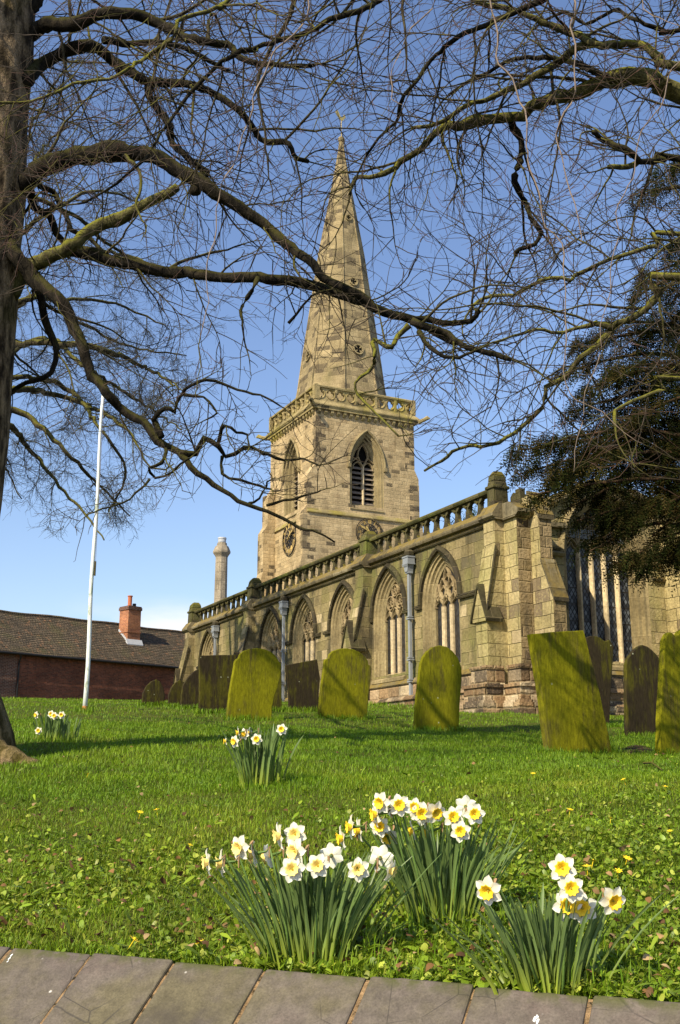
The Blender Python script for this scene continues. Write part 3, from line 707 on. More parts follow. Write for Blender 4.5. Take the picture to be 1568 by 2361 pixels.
b = MB(); hp = [(-.16, 0), (.16, 0), (.14, .05), (.085, .13), (.065, .24), (.075, .31), (.12, .335), (.075, .36), (.14, .43), (.19, .47), (-.19, .47), (-.14, .43), (-.075, .36), (-.12, .335), (-.075, .31), (-.065, .24), (-.085, .13), (-.14, .05)]
b.prism([(x, z + 6.30) for x, z in hp], lambda a, z: (.05, a, z), lambda a, z: (.15, a, z))
for sg in (-1, 1): b.prism([(sg * .05, 6.60), (sg * .15, 6.67), (sg * .19, 6.74), (sg * .09, 6.72), (sg * .03, 6.66)], lambda a, z: (.015, a, z), lambda a, z: (.06, a, z))
bal = part(b, 'baluster', M['parapet'], par)
runs = [(.55, 6.35, 11), (7.15, 15.45, 15), (16.25, 22.2, 11)]; first = True
for s0, s1, n in runs:
    for i in range(n):
        o = bal if first else bal.copy(); 
        if not first: C.objects.link(o); o.parent = par
        first = False; o.location = (0, s0 + (s1 - s0) * (i + .5) / n, 0)
for a0, a1, zt, e in ((6.5, 6.92, 7.12, .06), (15.6, 16.05, 7.2, .06), (22.42, 22.92, 7.25, .08), (-.10, .20, 7.26, .04)):
    m = MB(); ac = (a0 + a1) / 2
    for (z0, z1, s0, s1) in ((6.3, 6.85, 1.0, .95), (6.85, 7.0, .95, .86), (7.0, zt - .12, .86, .80), (zt - .12, zt, .80, .45)):
        hw = (a1 - a0) / 2
        m.loft([[(.1 - (.2 + e) * s, ac - hw * s, z), (.1 + .2 * s, ac - hw * s, z), (.1 + .2 * s, ac + hw * s, z), (.1 - (.2 + e) * s, ac + hw * s, z)] for s, z in ((s0, z0), (s1, z1))], True, True)
    m.box(.1 - .23 - e, .1 + .23, ac - (a1 - a0) / 2 - .03, ac + (a1 - a0) / 2 + .03, 6.80, 6.88)
    part(m, 'pinnacle_stump', M['parapet'], bevel=.02)
# parapet returning along the east end
m = MB(); m.prism([(-.25, 6.4), (.0, 6.4), (.0, 6.60), (-.12, 6.70), (-.25, 6.60)], lambda a, z: (.35, a - .1, z), lambda a, z: (1.0, a - .1, z)); m.box(.36, .5, -.5, -.3, 5.6, 6.75); part(m, 'east_parapet', M['parapet'])
# unseen flat slabs behind the parapets, added as lead roofs to block light
m = MB(); m.box(.2, 9, .3, 22.6, 5.9, 6.15); m.box(5.6, 15.4, 1, 30.0, 5.0, 6.4); part(m, 'roof', M['lead_roof'])
m = MB(); m.box(15.4, 15.7, 1, 30, .2, 6.0); m.box(5.6, 9.2, 22.9, 23.2, .2, 6.0); m.box(9.0, 15.5, 0, .4, .2, 6.0); part(m, 'nave_wall', M['aisle'])

def downpipe(a, zlow):
    m = MB(); p = -.16
    m.box(p - .045, p + .045, a - .042, a + .042, zlow, 5.45)
    o = part(m, 'downpipe', M['lead'], bevel=.008)
    h = MB(); h.box(p - .12, p + .10, a - .14, a + .14, 5.62, 5.82); h.prism([(-.12, 5.62), (.12, 5.62), (.07, 5.40), (-.07, 5.40)], lambda x, z: (p - .1, a + x, z), lambda x, z: (p + .08, a + x, z))
    h.box(p - .135, p + .11, a - .155, a + .155, 5.79, 5.83); h.box(p - .135, p + .11, a - .155, a + .155, 5.60, 5.63)
    for i in range(5): h.box(p - .13, p - .12, a - .13 + i * .06, a - .10 + i * .06, 5.55, 5.61)
    h.box(p - .075, p + .075, a - .075, a + .075, 5.36, 5.42)
    part(h, 'hopper', M['lead'], o)
    k = MB(); k.lathe([(.13, 5.83), (.15, 5.87), (.15, 5.95), (.10, 6.02), (.06, 6.03)], (p, a, 0), 6); part(k, 'outlet', M['trimdk'], o)
    j = MB()
    for z in (4.10, 3.0, 2.42): 
        if z > zlow: j.box(p - .07, p + .07, a - .085, a + .085, z, z + .035); j.box(p - .068, p + .068, a - .065, a + .065, z + .06, z + .09)
    part(j, 'pipe_bracket', M['lead'], o)
downpipe(3.98, 1.35); downpipe(12.55, 1.9); downpipe(19.4, 2.4)

# --- tower
tw = MB()
BW_E = (12.40, 1.08, 14.62, 16.95, 2.45); BW_S = (33.30, 1.08, 14.62, 16.95, 2.45)
wall_open(tw, TSOUTH, TA0, TA1, 0, 20.0, [BW_S]); wall_open(tw, TEAST, TP0, TP1, 0, 20.0, [BW_E])
tw.poly([(TP1, TA0, 0), (TP1, TA1, 0), (TP1, TA1, 20), (TP1, TA0, 20)]); tw.poly([(TP0, TA1, 0), (TP1, TA1, 0), (TP1, TA1, 20), (TP0, TA1, 20)]); tw.poly([(TP0, TA0, 20), (TP1, TA0, 20), (TP1, TA1, 20), (TP0, TA1, 20)])
tower = part(tw, 'tower', M['tower'])
tb = MB()
bp = [(.02, 0), (-.9, 0), (-.9, 10.9), (-.74, 11.5), (-.74, 13.9), (-.48, 14.35), (-.48, 16.0), (.02, 16.75)]
for a0, a1 in ((TA0 - .004, TA0 + .85), (TA1 - .85, TA1)): tb.prism(bp, lambda p, z: (TP0 + p, a0, z), lambda p, z: (TP0 + p, a1, z))
bw = [(-.02, 0), (.8, 0), (.8, 13.9), (.42, 14.4), (.42, 16.2), (-.02, 16.9)]
tb.prism(bw, lambda a, z: (TP0 + .01, TA1 + a, z), lambda a, z: (TP0 + .9, TA1 + a, z))
tb.prism([(-.02, 0), (.5, 0), (.5, 13.9), (.28, 14.2), (.28, 16.6), (-.02, 17.2)], lambda p, z: (TP1 + p, TA0 + .002, z), lambda p, z: (TP1 + p, TA0 + .9, z))
part(tb, 'tower_buttress', M['tower'], tower)
qn = MB(); z = 6.0; i = 0
while z < 19.5:
    h = random.uniform(.27, .36); L = .62 if i % 2 else .34; K = .34 if i % 2 else .62
    out = .90 if z < 10.9 else .74 if z < 13.9 else .48 if z < 15.9 else 0
    z1 = z + h - .012
    if not 15.9 < z1 < 16.8 and not 13.8 < z1 < 14.4 and not 10.8 < z < 11.6:
        p0 = TP0 - out - .012; qn.box(p0, p0 + (L * .7 if out else L), TA0 - .016, TA0 + (K * .6), z, z1)
    pr = TP1 + (.5 if z < 13.9 else .28 if z < 16.6 else 0)
    if not 13.7 < z1 < 14.3 and not 16.3 < z1 < 17.3 and (z < 17.4 or i % 3): qn.box(pr - K, pr + .012, TA0 - .014, TA0 + L, z, z1)
    if z < 13.6 or 14.4 < z < 16.0:
        o2 = .8 if z < 13.9 else .42
        qn.box(TP0 - .004 - (.9 if z < 10.9 else .74 if z < 13.9 else .48), TP0 - .3, TA1 - (K * .6), TA1 + .012, z, z1); qn.box(TP0 - .004, TP0 + L, TA1 + o2 - K * .5, TA1 + o2 + .012, z, z1)
    z += h; i += 1
part(qn, 'quoins', M['quoin'], tower)
s_ = MB()
for (z0, z1, e) in ((13.92, 14.10, .10),):
    s_.prism([(TP0 - e, z0), (TP0 - e, z0 + .06), (TP0, z1 + .06), (TP0 + .02, z0)], lambda p, z: (p, TA0 + .86, z), lambda p, z: (p, TA1 - .86, z))
    s_.prism([(TA0 - e, z0), (TA0 - e, z0 + .06), (TA0, z1 + .06), (TA0 + .02, z0)], lambda a, z: (TP0 - .5, a, z), lambda a, z: (TP1 + .3, a, z))
part(s_, 'string_course', M['cornice'], tower)
BORD = [(0, 0), (.05, .05), (.12, .05), (.15, .18), (.22, .20), (.25, .36), (.34, .40), (.42, .56), (.42, .75)]
for f, bw_ in ((TEAST, BW_E), (TSOUTH, BW_S)):
    c, w, sill, spring, Rr = bw_
    m = MB(); m.loft([[f(x, z, d) for x, z in outline(c, w, sill, spring, Rr, i)] for i, d in BORD])
    m.prism([(0, sill - .28), (-.05, sill - .25), (-.05, sill - .2), (.60, sill + .30), (.60, sill - .28)], lambda d, z: f(c - w + .002, z, d), lambda d, z: f(c + w - .002, z, d))
    H = [(0.004, 0.01), (0.004, -.10), (-.06, -.15), (-.15, -.08), (-.15, .01)]
    ol = lambda e: outline(c, w, spring, spring, Rr, e)
    m.loft([[f(*ol(e)[i], q) for e, q in H] for i in range(len(ol(0)))], True, True)
    for sg in (-1, 1): m.box(*sorted((f(c + sg * (w + .16), 0)[0], f(c + sg * (w - .02), 0, -.16)[0])), *sorted((f(c + sg * (w + .16), 0)[1], f(c + sg * (w - .02), 0, -.16)[1])), spring - .20, spring + .02)
    wnd = part(m, 'belfry_window', M['trim'])
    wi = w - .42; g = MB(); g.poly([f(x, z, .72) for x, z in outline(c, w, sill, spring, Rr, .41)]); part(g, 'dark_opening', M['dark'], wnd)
    t = MB(); bar(t, f, [(c, sill + .1), (c, spring + .1)], .13, .40, .60); mullion_o = part(t, 'mullion', M['mullion'], wnd)
    t = MB()
    for sg in (-1, 1):
        bar(t, f, lighthead(c + sg * wi / 2, wi / 2, spring - .1, .46), .07, .42, .60)
        bar(t, f, [(c + sg * wi, spring + .35), (c + sg * .33, spring + .62), (c + sg * .30, spring + .95), (c + sg * .12, spring + 1.30), (c, spring + 1.48)], .07, .42, .6)
        bar(t, f, [(c, spring + .1), (c + sg * .16, spring + .35), (c + sg * .30, spring + .62)], .08, .42, .6)
    part(t, 'tracery', M['tracery'], wnd)
    for sg in (-1, 1):
        l = MB(); x0, x1 = sorted((c + sg * .07, c + sg * (wi + .02)))
        for k in range(8):
            z0 = sill + .22 + k * .29
            l.prism([(.44, z0), (.47, z0 - .012), (.66, z0 + .17), (.63, z0 + .19)], lambda d, z, x0=x0: f(x0, z, d), lambda d, z, x1=x1: f(x1, z, d))
        part(l, 'louvres', M['louvre'], wnd)
# corbels, cornice, pierced parapet
cb = MB()
for i in range(17):
    t = .1 + i * .395; 
    if t < 6.4: cb.prism([(0.02, 19.60), (-.06, 19.62), (-.15, 19.74), (-.15, 19.92), (.02, 19.92)], lambda d, z: (TP0 + d, TA0 + t, z), lambda d, z: (TP0 + d, TA0 + t + .17, z))
    if t < 6.3: cb.prism([(0.02, 19.60), (-.06, 19.62), (-.15, 19.74), (-.15, 19.92), (.02, 19.92)], lambda d, z: (TP0 + t, TA0 + d, z), lambda d, z: (TP0 + t + .17, TA0 + d, z))
part(cb, 'corbel_table', M['cornice'], tower)
co = MB()
for e0, e1, z0, z1 in ((.20, .20, 19.90, 19.98), (.20, .28, 19.98, 20.10), (.28, .28, 20.10, 20.17), (.28, .08, 20.17, 20.42), (.08, .08, 20.42, 20.48)):
    co.loft([[(TP0 - e, TA0 - e, z), (TP1 + e, TA0 - e, z), (TP1 + e, TA1 + e, z), (TP0 - e, TA1 + e, z)] for e, z in ((e0, z0), (e1, z1))], True, True)
part(co, 'tower_cornice', M['cornice'], tower)
pp = MB(); n = 10
def qfoil(cx, cz, r, k=24): 
    o = []
    for i in range(k):
        a = 2 * math.pi * i / k; rr = r * (.62 + .38 * abs(math.cos(2 * a)) ** .7); o.append((cx + rr * math.cos(a), cz + rr * math.sin(a)))
    return o
def sqr(cx, cz, hx, hz, k=24):
    o = []
    for i in range(k):
        a = 2 * math.pi * i / k; c, s = math.cos(a), math.sin(a); q = 1 / max(abs(c), abs(s)); o.append((cx + hx * c * q, cz + hz * s * q))
    return o
for f, u0, u1 in ((lambda u, z, d: (TP0 - .06 + d, u, z), TA0 - .05, TA1 + .05), (lambda u, z, d: (u, TA0 - .06 + d, z), TP0 - .05, TP1 + .05), (lambda u, z, d: (TP1 + .06 - d, u, z), TA0 - .05, TA1 + .05), (lambda u, z, d: (u, TA1 + .06 - d, z), TP0 - .05, TP1 + .05)):
    for i in range(n):
        cw = (u1 - u0) / n; cx = u0 + cw * (i + .5); sq = sqr(cx, 20.85, cw / 2, .36); ci = sqr(cx, 20.85, .01, .01); c1 = circ(cx, 20.85, .295, 24)[:-1]; qf = qfoil(cx, 20.85, .25)
        pp.loft([[f(*p, .04) for p in sq], [f(*p, .04) for p in c1], [f(*p, .0) for p in circ(cx, 20.85, .28, 24)[:-1]], [f(*p, .10) for p in qf], [f(*p, .18) for p in qf], [f(*p, .22) for p in sq]], True)
    for i in range(0, n + 1, 2):
        cx = u0 + (u1 - u0) * i / n; pp.loft([[f(cx - .07, z, -.03), f(cx + .07, z, -.03), f(cx + .07, z, .25), f(cx - .07, z, .25)] for z in (20.47, 21.24)], True, True)
    pp.loft([[f(u, 21.20, -.05), f(u, 21.28, -.07), f(u, 21.36, .0), f(u, 21.38, .12), f(u, 21.20, .26)] for u in (u0 - .05, u1 + .05)], True, True)
part(pp, 'tower_parapet', M['trimdk' if False else 'cornice'], tower)
for (x, y, dx, dy) in ((TP0 - .2, TA0 - .2, -.5, -.5), (TP1 + .2, TA0 - .2, .5, -.5), (TP0 - .2, TA1 + .2, -.5, .5)):
    gy = MB(); gy.tube([(x, y, 20.0), (x + dx * .5, y + dy * .5, 20.12), (x + dx * .8, y + dy * .8, 20.22), (x + dx, y + dy, 20.16)], [.13, .11, .13, .04], 6); part(gy, 'gargoyle', M['cornice'], tower)
# clocks
def clock(f, c, z, r):
    m = MB()
    for r0, r1 in ((r, r * .955), (r * .90, r * .875), (r * .60, r * .57), (r * .20, r * .12)):
        m.loft([[f(c + a * math.cos(t), z + a * math.sin(t), d) for a, d in ((r0, -.10), (r1, -.10), (r1, -.06), (r0, -.06))] for t in [2 * math.pi * i / 40 for i in range(41)]], True)
    for i in range(12):
        t = i * math.pi / 6; bar(m, f, [(c + r * .12 * math.cos(t), z + r * .12 * math.sin(t)), (c + r * .58 * math.cos(t), z + r * .58 * math.sin(t))], .03, -.09, -.06)
        for sg in (-1, 1): bar(m, f, [(c + r * .25 * math.cos(t), z + r * .25 * math.sin(t)), (c + r * .42 * math.cos(t + sg * .22), z + r * .42 * math.sin(t + sg * .22)), (c + r * .56 * math.cos(t), z + r * .56 * math.sin(t))], .02, -.09, -.06)
    for i in range(4): t = i * math.pi / 2 + .4; bar(m, f, [(c + r * .95 * math.cos(t), z + r * .95 * math.sin(t), ), (c + r * .96 * math.cos(t + .05), z + r * .96 * math.sin(t + .05))], .05, -.08, .02)
    o = part(m, 'clock_face', M['black'])
    g = MB(); nums = ['XII', 'I', 'II', 'III', 'IIII', 'V', 'VI', 'VII', 'VIII', 'IX', 'X', 'XI']
    wd = {'I': .07, 'V': .13, 'X': .13}
    for i, s in enumerate(nums):
        t = math.pi / 2 - i * math.pi / 6; rx = (math.cos(t), math.sin(t)); tx = (math.sin(t), -math.cos(t))
        tot = sum(wd[q] for q in s); cur = -tot / 2
        def P(u, v): return (c + r * (rx[0] * v + tx[0] * u), z + r * (rx[1] * v + tx[1] * u))
        for q in s:
            b0, b1 = cur + .015, cur + wd[q] - .015; mid = (b0 + b1) / 2; lo, hi = .62, .86
            if q == 'I': bar(g, f, [P(mid, lo), P(mid, hi)], .026 * r, -.125, -.10)
            if q == 'V': bar(g, f, [P(b0, hi), P(mid, lo)], .024 * r, -.125, -.10); bar(g, f, [P(b1, hi), P(mid, lo)], .014 * r, -.125, -.10)
            if q == 'X': bar(g, f, [P(b0, hi), P(b1, lo)], .024 * r, -.125, -.10); bar(g, f, [P(b1, hi), P(b0, lo)], .014 * r, -.124, -.10)
            cur += wd[q]
    for i in range(60):
        t = i * math.pi / 30; bar(g, f, [(c + r * .93 * math.cos(t), z + r * .93 * math.sin(t)), (c + r * .955 * math.cos(t), z + r * .955 * math.sin(t))], .022 * r, -.125, -.11)
    part(g, 'numerals', M['gold'], o)
    h = MB()
    for ang, L, ww in ((60, .86, .055), (35, .52, .075)):
        t = math.pi / 2 + math.radians(ang); dx, dz = math.cos(t), math.sin(t)
        h.prism([(-.10, -ww * .4), (L * .62, -ww * .55), (L * .72, -ww * 1.3), (L, 0), (L * .72, ww * 1.3), (L * .62, ww * .55), (-.10, ww * .4)],
                lambda u, v: f(c + r * (dx * u - dz * v), z + r * (dz * u + dx * v), -.17 if L < .6 else -.20), lambda u, v: f(c + r * (dx * u - dz * v), z + r * (dz * u + dx * v), -.15 if L < .6 else -.18))
    part(h, 'clock_hands', M['gold'], o)
clock(TEAST, 12.50, 13.10, .84); clock(TSOUTH, 33.35, 13.12, .98)

# --- spire
SC = ((TP0 + TP1) / 2 + .05, (TA0 + TA1) / 2); SP = [(3.0, 20.3), (2.83, 21.2), (2.62, 22.4), (2.38, 24.3), (1.40, 31.5), (.53, 36.6), (.22, 38.6), (.13, 39.5)]
s_ = MB(); s_.lathe(SP, (*SC, 0), 8, 0, R(22.5)); spire = part(s_, 'spire', M['spire'])
rl = MB()
for i in range(8):
    a = R(22.5) + i * math.pi / 4; rl.tube([(SC[0] + r * math.cos(a), SC[1] + r * math.sin(a), z) for r, z in SP], [.075, .075, .07, .07, .055, .04, .03, .02], 6)
part(rl, 'edge_roll', M['spire'], spire)
def apo(z): return float(np.interp(z, [q[1] for q in SP], [q[0] for q in SP])) * math.cos(R(22.5))
for az in (-math.pi / 2, math.pi):
    for z, r in ((24.4, .27), (29.0, .22), (33.6, .17)):
        d = Vector((math.cos(az), math.sin(az), 0)); t = Vector((-d.y, d.x, 0)); up = (Vector((0, 0, 1)) - d * .125).normalized()
        c = Vector((*SC, z)) + d * (apo(z) + .0)
        m = MB()
        m.loft([[c + (t * math.cos(a) + up * math.sin(a)) * r * rr + d * dd for a in [2 * math.pi * i / 12 for i in range(12)]] for rr, dd in ((1.35, .0), (1.3, .10), (1.0, .10), (.9, .012))], True)
        for i in range(4): a = math.pi / 4 + i * math.pi / 2; q = c + (t * math.cos(a) + up * math.sin(a)) * r * .85 + d * .06; m.tube([q, c + (t * math.cos(a) + up * math.sin(a)) * r * .4 + d * .06], [r * .2, r * .1], 5)
        o = part(m, 'spire_opening', M['trim'], spire)
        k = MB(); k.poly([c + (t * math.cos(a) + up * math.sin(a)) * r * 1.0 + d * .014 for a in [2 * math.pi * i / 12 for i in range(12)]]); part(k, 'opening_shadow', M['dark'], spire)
f_ = MB(); f_.lathe([(.13, 39.4), (.20, 39.55), (.24, 39.66), (.18, 39.78), (.10, 39.85)], (*SC, 0), 8); part(f_, 'finial', M['trim'], spire)
f_ = MB(); f_.tube([(*SC, 39.8), (*SC, 41.1)], .025, 6); wv = part(f_, 'vane_rod', M['gold2'], spire)
g = MB(); ck = [(-.42, .10), (-.30, .02), (-.10, -.10), (.12, -.10), (.26, .05), (.34, .22), (.46, .24), (.36, .32), (.34, .42), (.24, .42), (.20, .26), (.05, .12), (-.12, .14), (-.24, .34), (-.40, .48), (-.54, .38), (-.56, .22)]
g.prism([(x * .9, z + 41.15) for x, z in ck], lambda x, z: (SC[0] + x * .95, SC[1] + x * .3 - .03, z), lambda x, z: (SC[0] + x * .95, SC[1] + x * .3 + .03, z)); g.tube([(*SC, 41.0), (*SC, 41.12)], .03, 6)
part(g, 'weathercock', M['gold2'], spire)

# octagonal stone chimney beyond the west end of the aisle
def pa(x, y, p):
    r = ray(x, y); O = np.array([3.8, 25.0]); ep = np.array([.8955, .445]); ea = np.array([-.445, .8955])
    t = (p + O @ ep) / (r[:2] @ ep); q = r[:2] * t - O; return q @ ea, r[2] * t
ac, zc = pa(512, 1250, 2.2)
m = MB(); cz = lambda y: pa(512, y, 2.2)[1]
m.lathe([(.31, 6.0), (.28, cz(1285)), (.31, cz(1282)), (.41, cz(1275)), (.41, cz(1271)), (.31, cz(1260)), (.24, cz(1258)), (.22, cz(1252))], (2.2, ac, 0), 8, 0, R(22.5))
sc_ = part(m, 'stone_chimney', M['slab'])
m = MB(); m.lathe([(.17, cz(1252)), (.19, cz(1250)), (.19, cz(1244)), (.21, cz(1243)), (.20, cz(1240)), (.05, cz(1239))], (2.2, ac, 0), 14); part(m, 'metal_cowl', M['flash'], sc_)

# ------------------------------------------------------------------ brick outbuilding, flagpole
def build_outbuilding():
    ze = 6.6; r0, r1 = ray(0, 1497), ray(420, 1535)
    P0 = np.array([r0[0], r0[1]]) * ze / r0[2]; P1 = np.array([r1[0], r1[1]]) * ze / r1[2]
    d = (P1 - P0) / np.linalg.norm(P1 - P0); ang = math.atan2(d[1], d[0])
    root = empty('brick_outbuilding', (P0[0], P0[1], EYE + 3.4), ang, label='long low red brick building with clay tiled roof beyond the flagpole', cat='building')
    zb = 3.4; E_ = ze - zb; L0, L1, D = -14, 17, 6.4; ridge = 2.55
    def lx(px, py):                              # distance along the eave under a picture column
        r = ray(px, py); q = np.array([r[0], r[1]]); A = np.array([[q[0], -d[0]], [q[1], -d[1]]]); s = np.linalg.solve(A, P0); return s[1]
    xp = lx(38, 1560)
    w = MB(); w.box(xp, L1, 0, D, -1.5, E_); w.build('wall', M['brick'], root)
    w = MB(); w.box(L0, xp, -.02, D, -1.5, E_); w.build('older_wall', M['brick_pale'], root)
    r = MB(); a = .22
    nrow = 22
    pts = []
    for k in range(nrow):                        # each course steps over the one below
        t0, t1 = k / nrow, (k + 1) / nrow
        pts += [(-a + (D / 2 + a) * t0, -.10 + (ridge + .10) * t0 + .035), (-a + (D / 2 + a) * t1, -.10 + (ridge + .10) * t1)]
    prof = [(y, E_ + z) for y, z in pts]; prof += [(D / 2, E_ + ridge + .03), (D + a, E_ - .10), (D + a, E_ - .2), (D / 2, E_ + ridge - .12), (-a, E_ - .17)]
    n = 40; rings = []
    for i in range(n + 1):
        x = L0 - .2 + (L1 - L0 + .4) * i / n; sag = .05 * math.sin(i * 1.1) + .04 * math.sin(i * .47 + 1)
        rings.append([(x, y, z + sag * .6) for y, z in prof])
    r.loft(rings, True, True); roof = r.build('roof', M['tiles'], root)
    rt = MB(); rt.tube([(L0 - .2 + (L1 - L0 + .4) * i / n, D / 2, E_ + ridge + .01 + (.05 * math.sin(i * 1.1) + .04 * math.sin(i * .47 + 1)) * .6) for i in range(n + 1)], .11, 6); rt.build('ridge_tiles', M['tiles'], roof)
    g = MB(); g.tube([(L0, -.30, E_ - .18), (L1, -.30, E_ - .18)], .065, 6)
    for i in range(26): g.box(L0 + i * 1.2, L0 + i * 1.2 + .03, -.34, -.02, E_ - .20, E_ - .15)
    g.build('gutter', M['gutter'], root)
    dn = MB(); dn.build('eaves_course', M['brick'], root) if False else None
    for k in range(48): dn.box(L0 + .2 + k * .64, L0 + .45 + k * .64, -.06, .01, E_ - .34, E_ - .22)
    dn.box(L0, L1, -.09, .0, E_ - .22, E_ - .13); dn.build('eaves_course', M['brick'], root)
    p = MB(); p.tube([(xp, -.30, E_ - .2), (xp + .05, -.22, E_ - .4), (xp + .05, -.08, E_ - .62), (xp + .05, -.08, -1)], .05, 6); p.build('drainpipe', M['gutter'], root)
    # chimney stack on the front slope
    x0, x1 = lx(285, 1460) , lx(316, 1460); y0 = 1.55; w = .95
    sl = (ridge + .1) / (D / 2 + a); zt = E_ + 3.55
    c = MB(); xa = x0 + 1.35; xb = xa + .92
    c.box(xa, xb, y0, y0 + .95, E_ + .6, zt - .22); c.box(xa - .04, xb + .04, y0 - .04, y0 + .99, zt - 1.62, zt - 1.55)
    ch = c.build('chimney', M['brick_chim'], root)
    c = MB(); c.box(xa - .05, xb + .05, y0 - .05, y0 + 1.0, zt - .22, zt - .05); c.box(xa - .02, xb + .02, y0 - .02, y0 + .97, zt - .05, zt + .03); c.build('chimney_cap', M['brick_pale'], ch)
    c = MB(); c.lathe([(.15, zt), (.15, zt + .1), (.125, zt + .12), (.13, zt + .62), (.16, zt + .64), (.16, zt + .70), (.12, zt + .70)], (xa + .30, y0 + .35, 0), 10); c.build('chimney_pot', M['terracotta'], ch)
    c = MB(); c.lathe([(.12, zt), (.11, zt + .22), (.13, zt + .24), (.10, zt + .27)], (xa + .74, y0 + .5, 0), 10); c.build('chimney_pot', M['gutter'], ch)
    c = MB(); zz = lambda y: E_ - .10 + sl * (y + a) + .05
    c.prism([(y0 - .22, zz(y0 - .22)), (y0 - .22, zz(y0 - .22) + .05), (y0 - .03, zz(y0) + .2), (y0 - .005, zz(y0) + .2), (y0 - .005, zz(y0) - .1)], lambda y, z: (xa - .12, y, z), lambda y, z: (xb + .12, y, z))
    for i in range(7):
        y = y0 + i * .14; c.box(xa - .012, xa + .02, y, y + .14, zz(y) - .05, zz(y) + .22)
    c.build('lead_flashing', M['flash'], ch)
build_outbuilding()

def build_flagpole():
    b = hit2(195, 1641); t = at(237.5, 905, b.y); root = empty('flagpole', b, label='tall white flagpole with peeling paint standing on the lawn', cat='flagpole')
    d = t - b; m = MB(); n = 14; w = 5.6 * b.y / 2480
    m.tube([d * (i / n) + Vector((.012 * math.sin(i * .9), .01 * math.sin(i * .6), 0)) for i in range(n + 1)], [w * (1 - .42 * i / n) for i in range(n + 1)], 14); m.build('pole', M['pole'], root, smooth=True)
    m = MB(); m.tube([d * -.02, d * .0165], [w * 1.06, w * 1.05], 14); m.build('base_collar', M['collar'], root)
    u = .43; c = d * u; m = MB(); m.box(c.x + w * .7, c.x + w * 1.35, c.y - w * .6, c.y, c.z - .13, c.z + .13); m.tube([c + Vector((w * 1.2, -w * .6, -.12)), c + Vector((w * 1.2, -w * .6, .12))], w * .25, 6); m.build('cleat', M['trimdk'], root)
    m = MB()
    for u in (.62, .645): c = d * u; m.tube([c, c + d * .005], w * .80, 12)
    m.build('pole_band', M['trimdk'], root)
    m = MB(); m.tube([d * .43 + Vector((w * 1.2, -.03, 0)), d * .6 + Vector((w * 1.1, -.03, 0)), d * .8 + Vector((w * .9, -.03, 0)), d * .99 + Vector((w * .7, 0, 0))], .004, 4); m.build('halyard', M['twig_pale'], root)
    m = MB(); m.lathe([(w * .58, 0), (w * .8, .02), (w * .8, .04), (w * .5, .06), (.005, .07)], d, 10); m.build('truck', M['pole'], root)
build_flagpole()

# ------------------------------------------------------------------ gravestones: outlines in their own upright plane, facing like the church's east end
EPv = Vector((.8955, .445, 0)); EAv = Vector((-.445, .8955, 0))
def zA(x, y): return (x / 2.063 / 1.7347, (2300 + y / 2.063) / 1.7347)
def z1(x, y): return ((700 + x / 1.96) / 1.7347, (2200 + y / 1.96) / 1.7347)
def z3(x, y): return ((1400 + x / 1.96) / 1.7347, (2500 + y / 1.96) / 1.7347)
def z5(x, y): return ((2050 + x / 2.34) / 1.7347, (2400 + y / 2.34) / 1.7347)
def gravestone(pts, base, th, label, mat='grave', back=0., Y=None):
    bx, by = base; b = hit2(bx, by) if Y is None else at(bx, by, Y)
    nrm = (EAv * math.cos(back) + Vector((0, 0, 1)) * math.sin(back)).normalized()   # into the stone
    root_rz = math.atan2(.445, .8955); loc = []
    up = EPv.cross(EAv)
    up = (Vector((0, 0, 1)) - nrm * nrm.z).normalized()
    for x, y in pts:
        r = Vector(ray(x, y)); o = Vector((0, 0, EYE)); t = (b - o).dot(nrm) / r.dot(nrm); p = o + r * t - b
        loc.append((p.dot(EPv), p.dot(up)))
    # smooth the traced outline a little and sink the foot
    lo = min(z for _, z in loc); out = []
    for i, (x, z) in enumerate(loc): out.append((x, z - (.22 if z < lo + .10 else 0)))
    n = len(out); res = []
    for i in range(n):
        a, c, d_ = out[i - 1], out[i], out[(i + 1) % n]; l = math.hypot(d_[0] - c[0], d_[1] - c[1]); k = max(1, int(l / .09))
        for j in range(k):
            t = j / k; w = .003 if 0 < j else .0015
            res.append((c[0] + (d_[0] - c[0]) * t + random.uniform(-w, w), c[1] + (d_[1] - c[1]) * t + random.uniform(-w, w)))
    m = MB(); nv = Vector((0, math.cos(back), math.sin(back))); uv = Vector((0, -math.sin(back), math.cos(back)))
    f = lambda x, z, d: Vector((x, 0, 0)) + uv * z + nv * d
    cx = sum(p[0] for p in res) / len(res); cz = sum(p[1] for p in res) / len(res)
    def inset(p, e): l = math.hypot(p[0] - cx, p[1] - cz) or 1; return (p[0] - (p[0] - cx) / l * e, p[1] - (p[1] - cz) / l * e)
    rings = [[f(*inset(p, .012), 0) for p in res], [f(*inset(p, .003), .004) for p in res], [f(*p, .014) for p in res], [f(*p, th - .014) for p in res], [f(*inset(p, .012), th) for p in res]]
    m.loft(rings, True, True)
    o = m.build('gravestone', M[mat]); o.location = b; o.rotation_euler = (0, 0, root_rz)
    tag(o, label, 'gravestone', 'gravestones standing on the lawn'); return o
gravestone([(1272, 1743), (1250, 1602), (1228, 1461), (1290, 1456), (1346, 1453), (1384, 1598), (1421, 1741)], (1345, 1742), .105, 'large square-topped mossy gravestone leaning over to the left')
gravestone([z3(*p) for p in ((503, 820), (522, 600), (545, 400), (556, 300), (575, 250), (605, 205), (650, 172), (705, 158), (760, 170), (808, 205), (848, 258), (874, 330), (879, 400), (862, 620), (848, 838))], z3(675, 832), .075, 'round-topped mossy gravestone standing alone in front of the nearest downpipe')
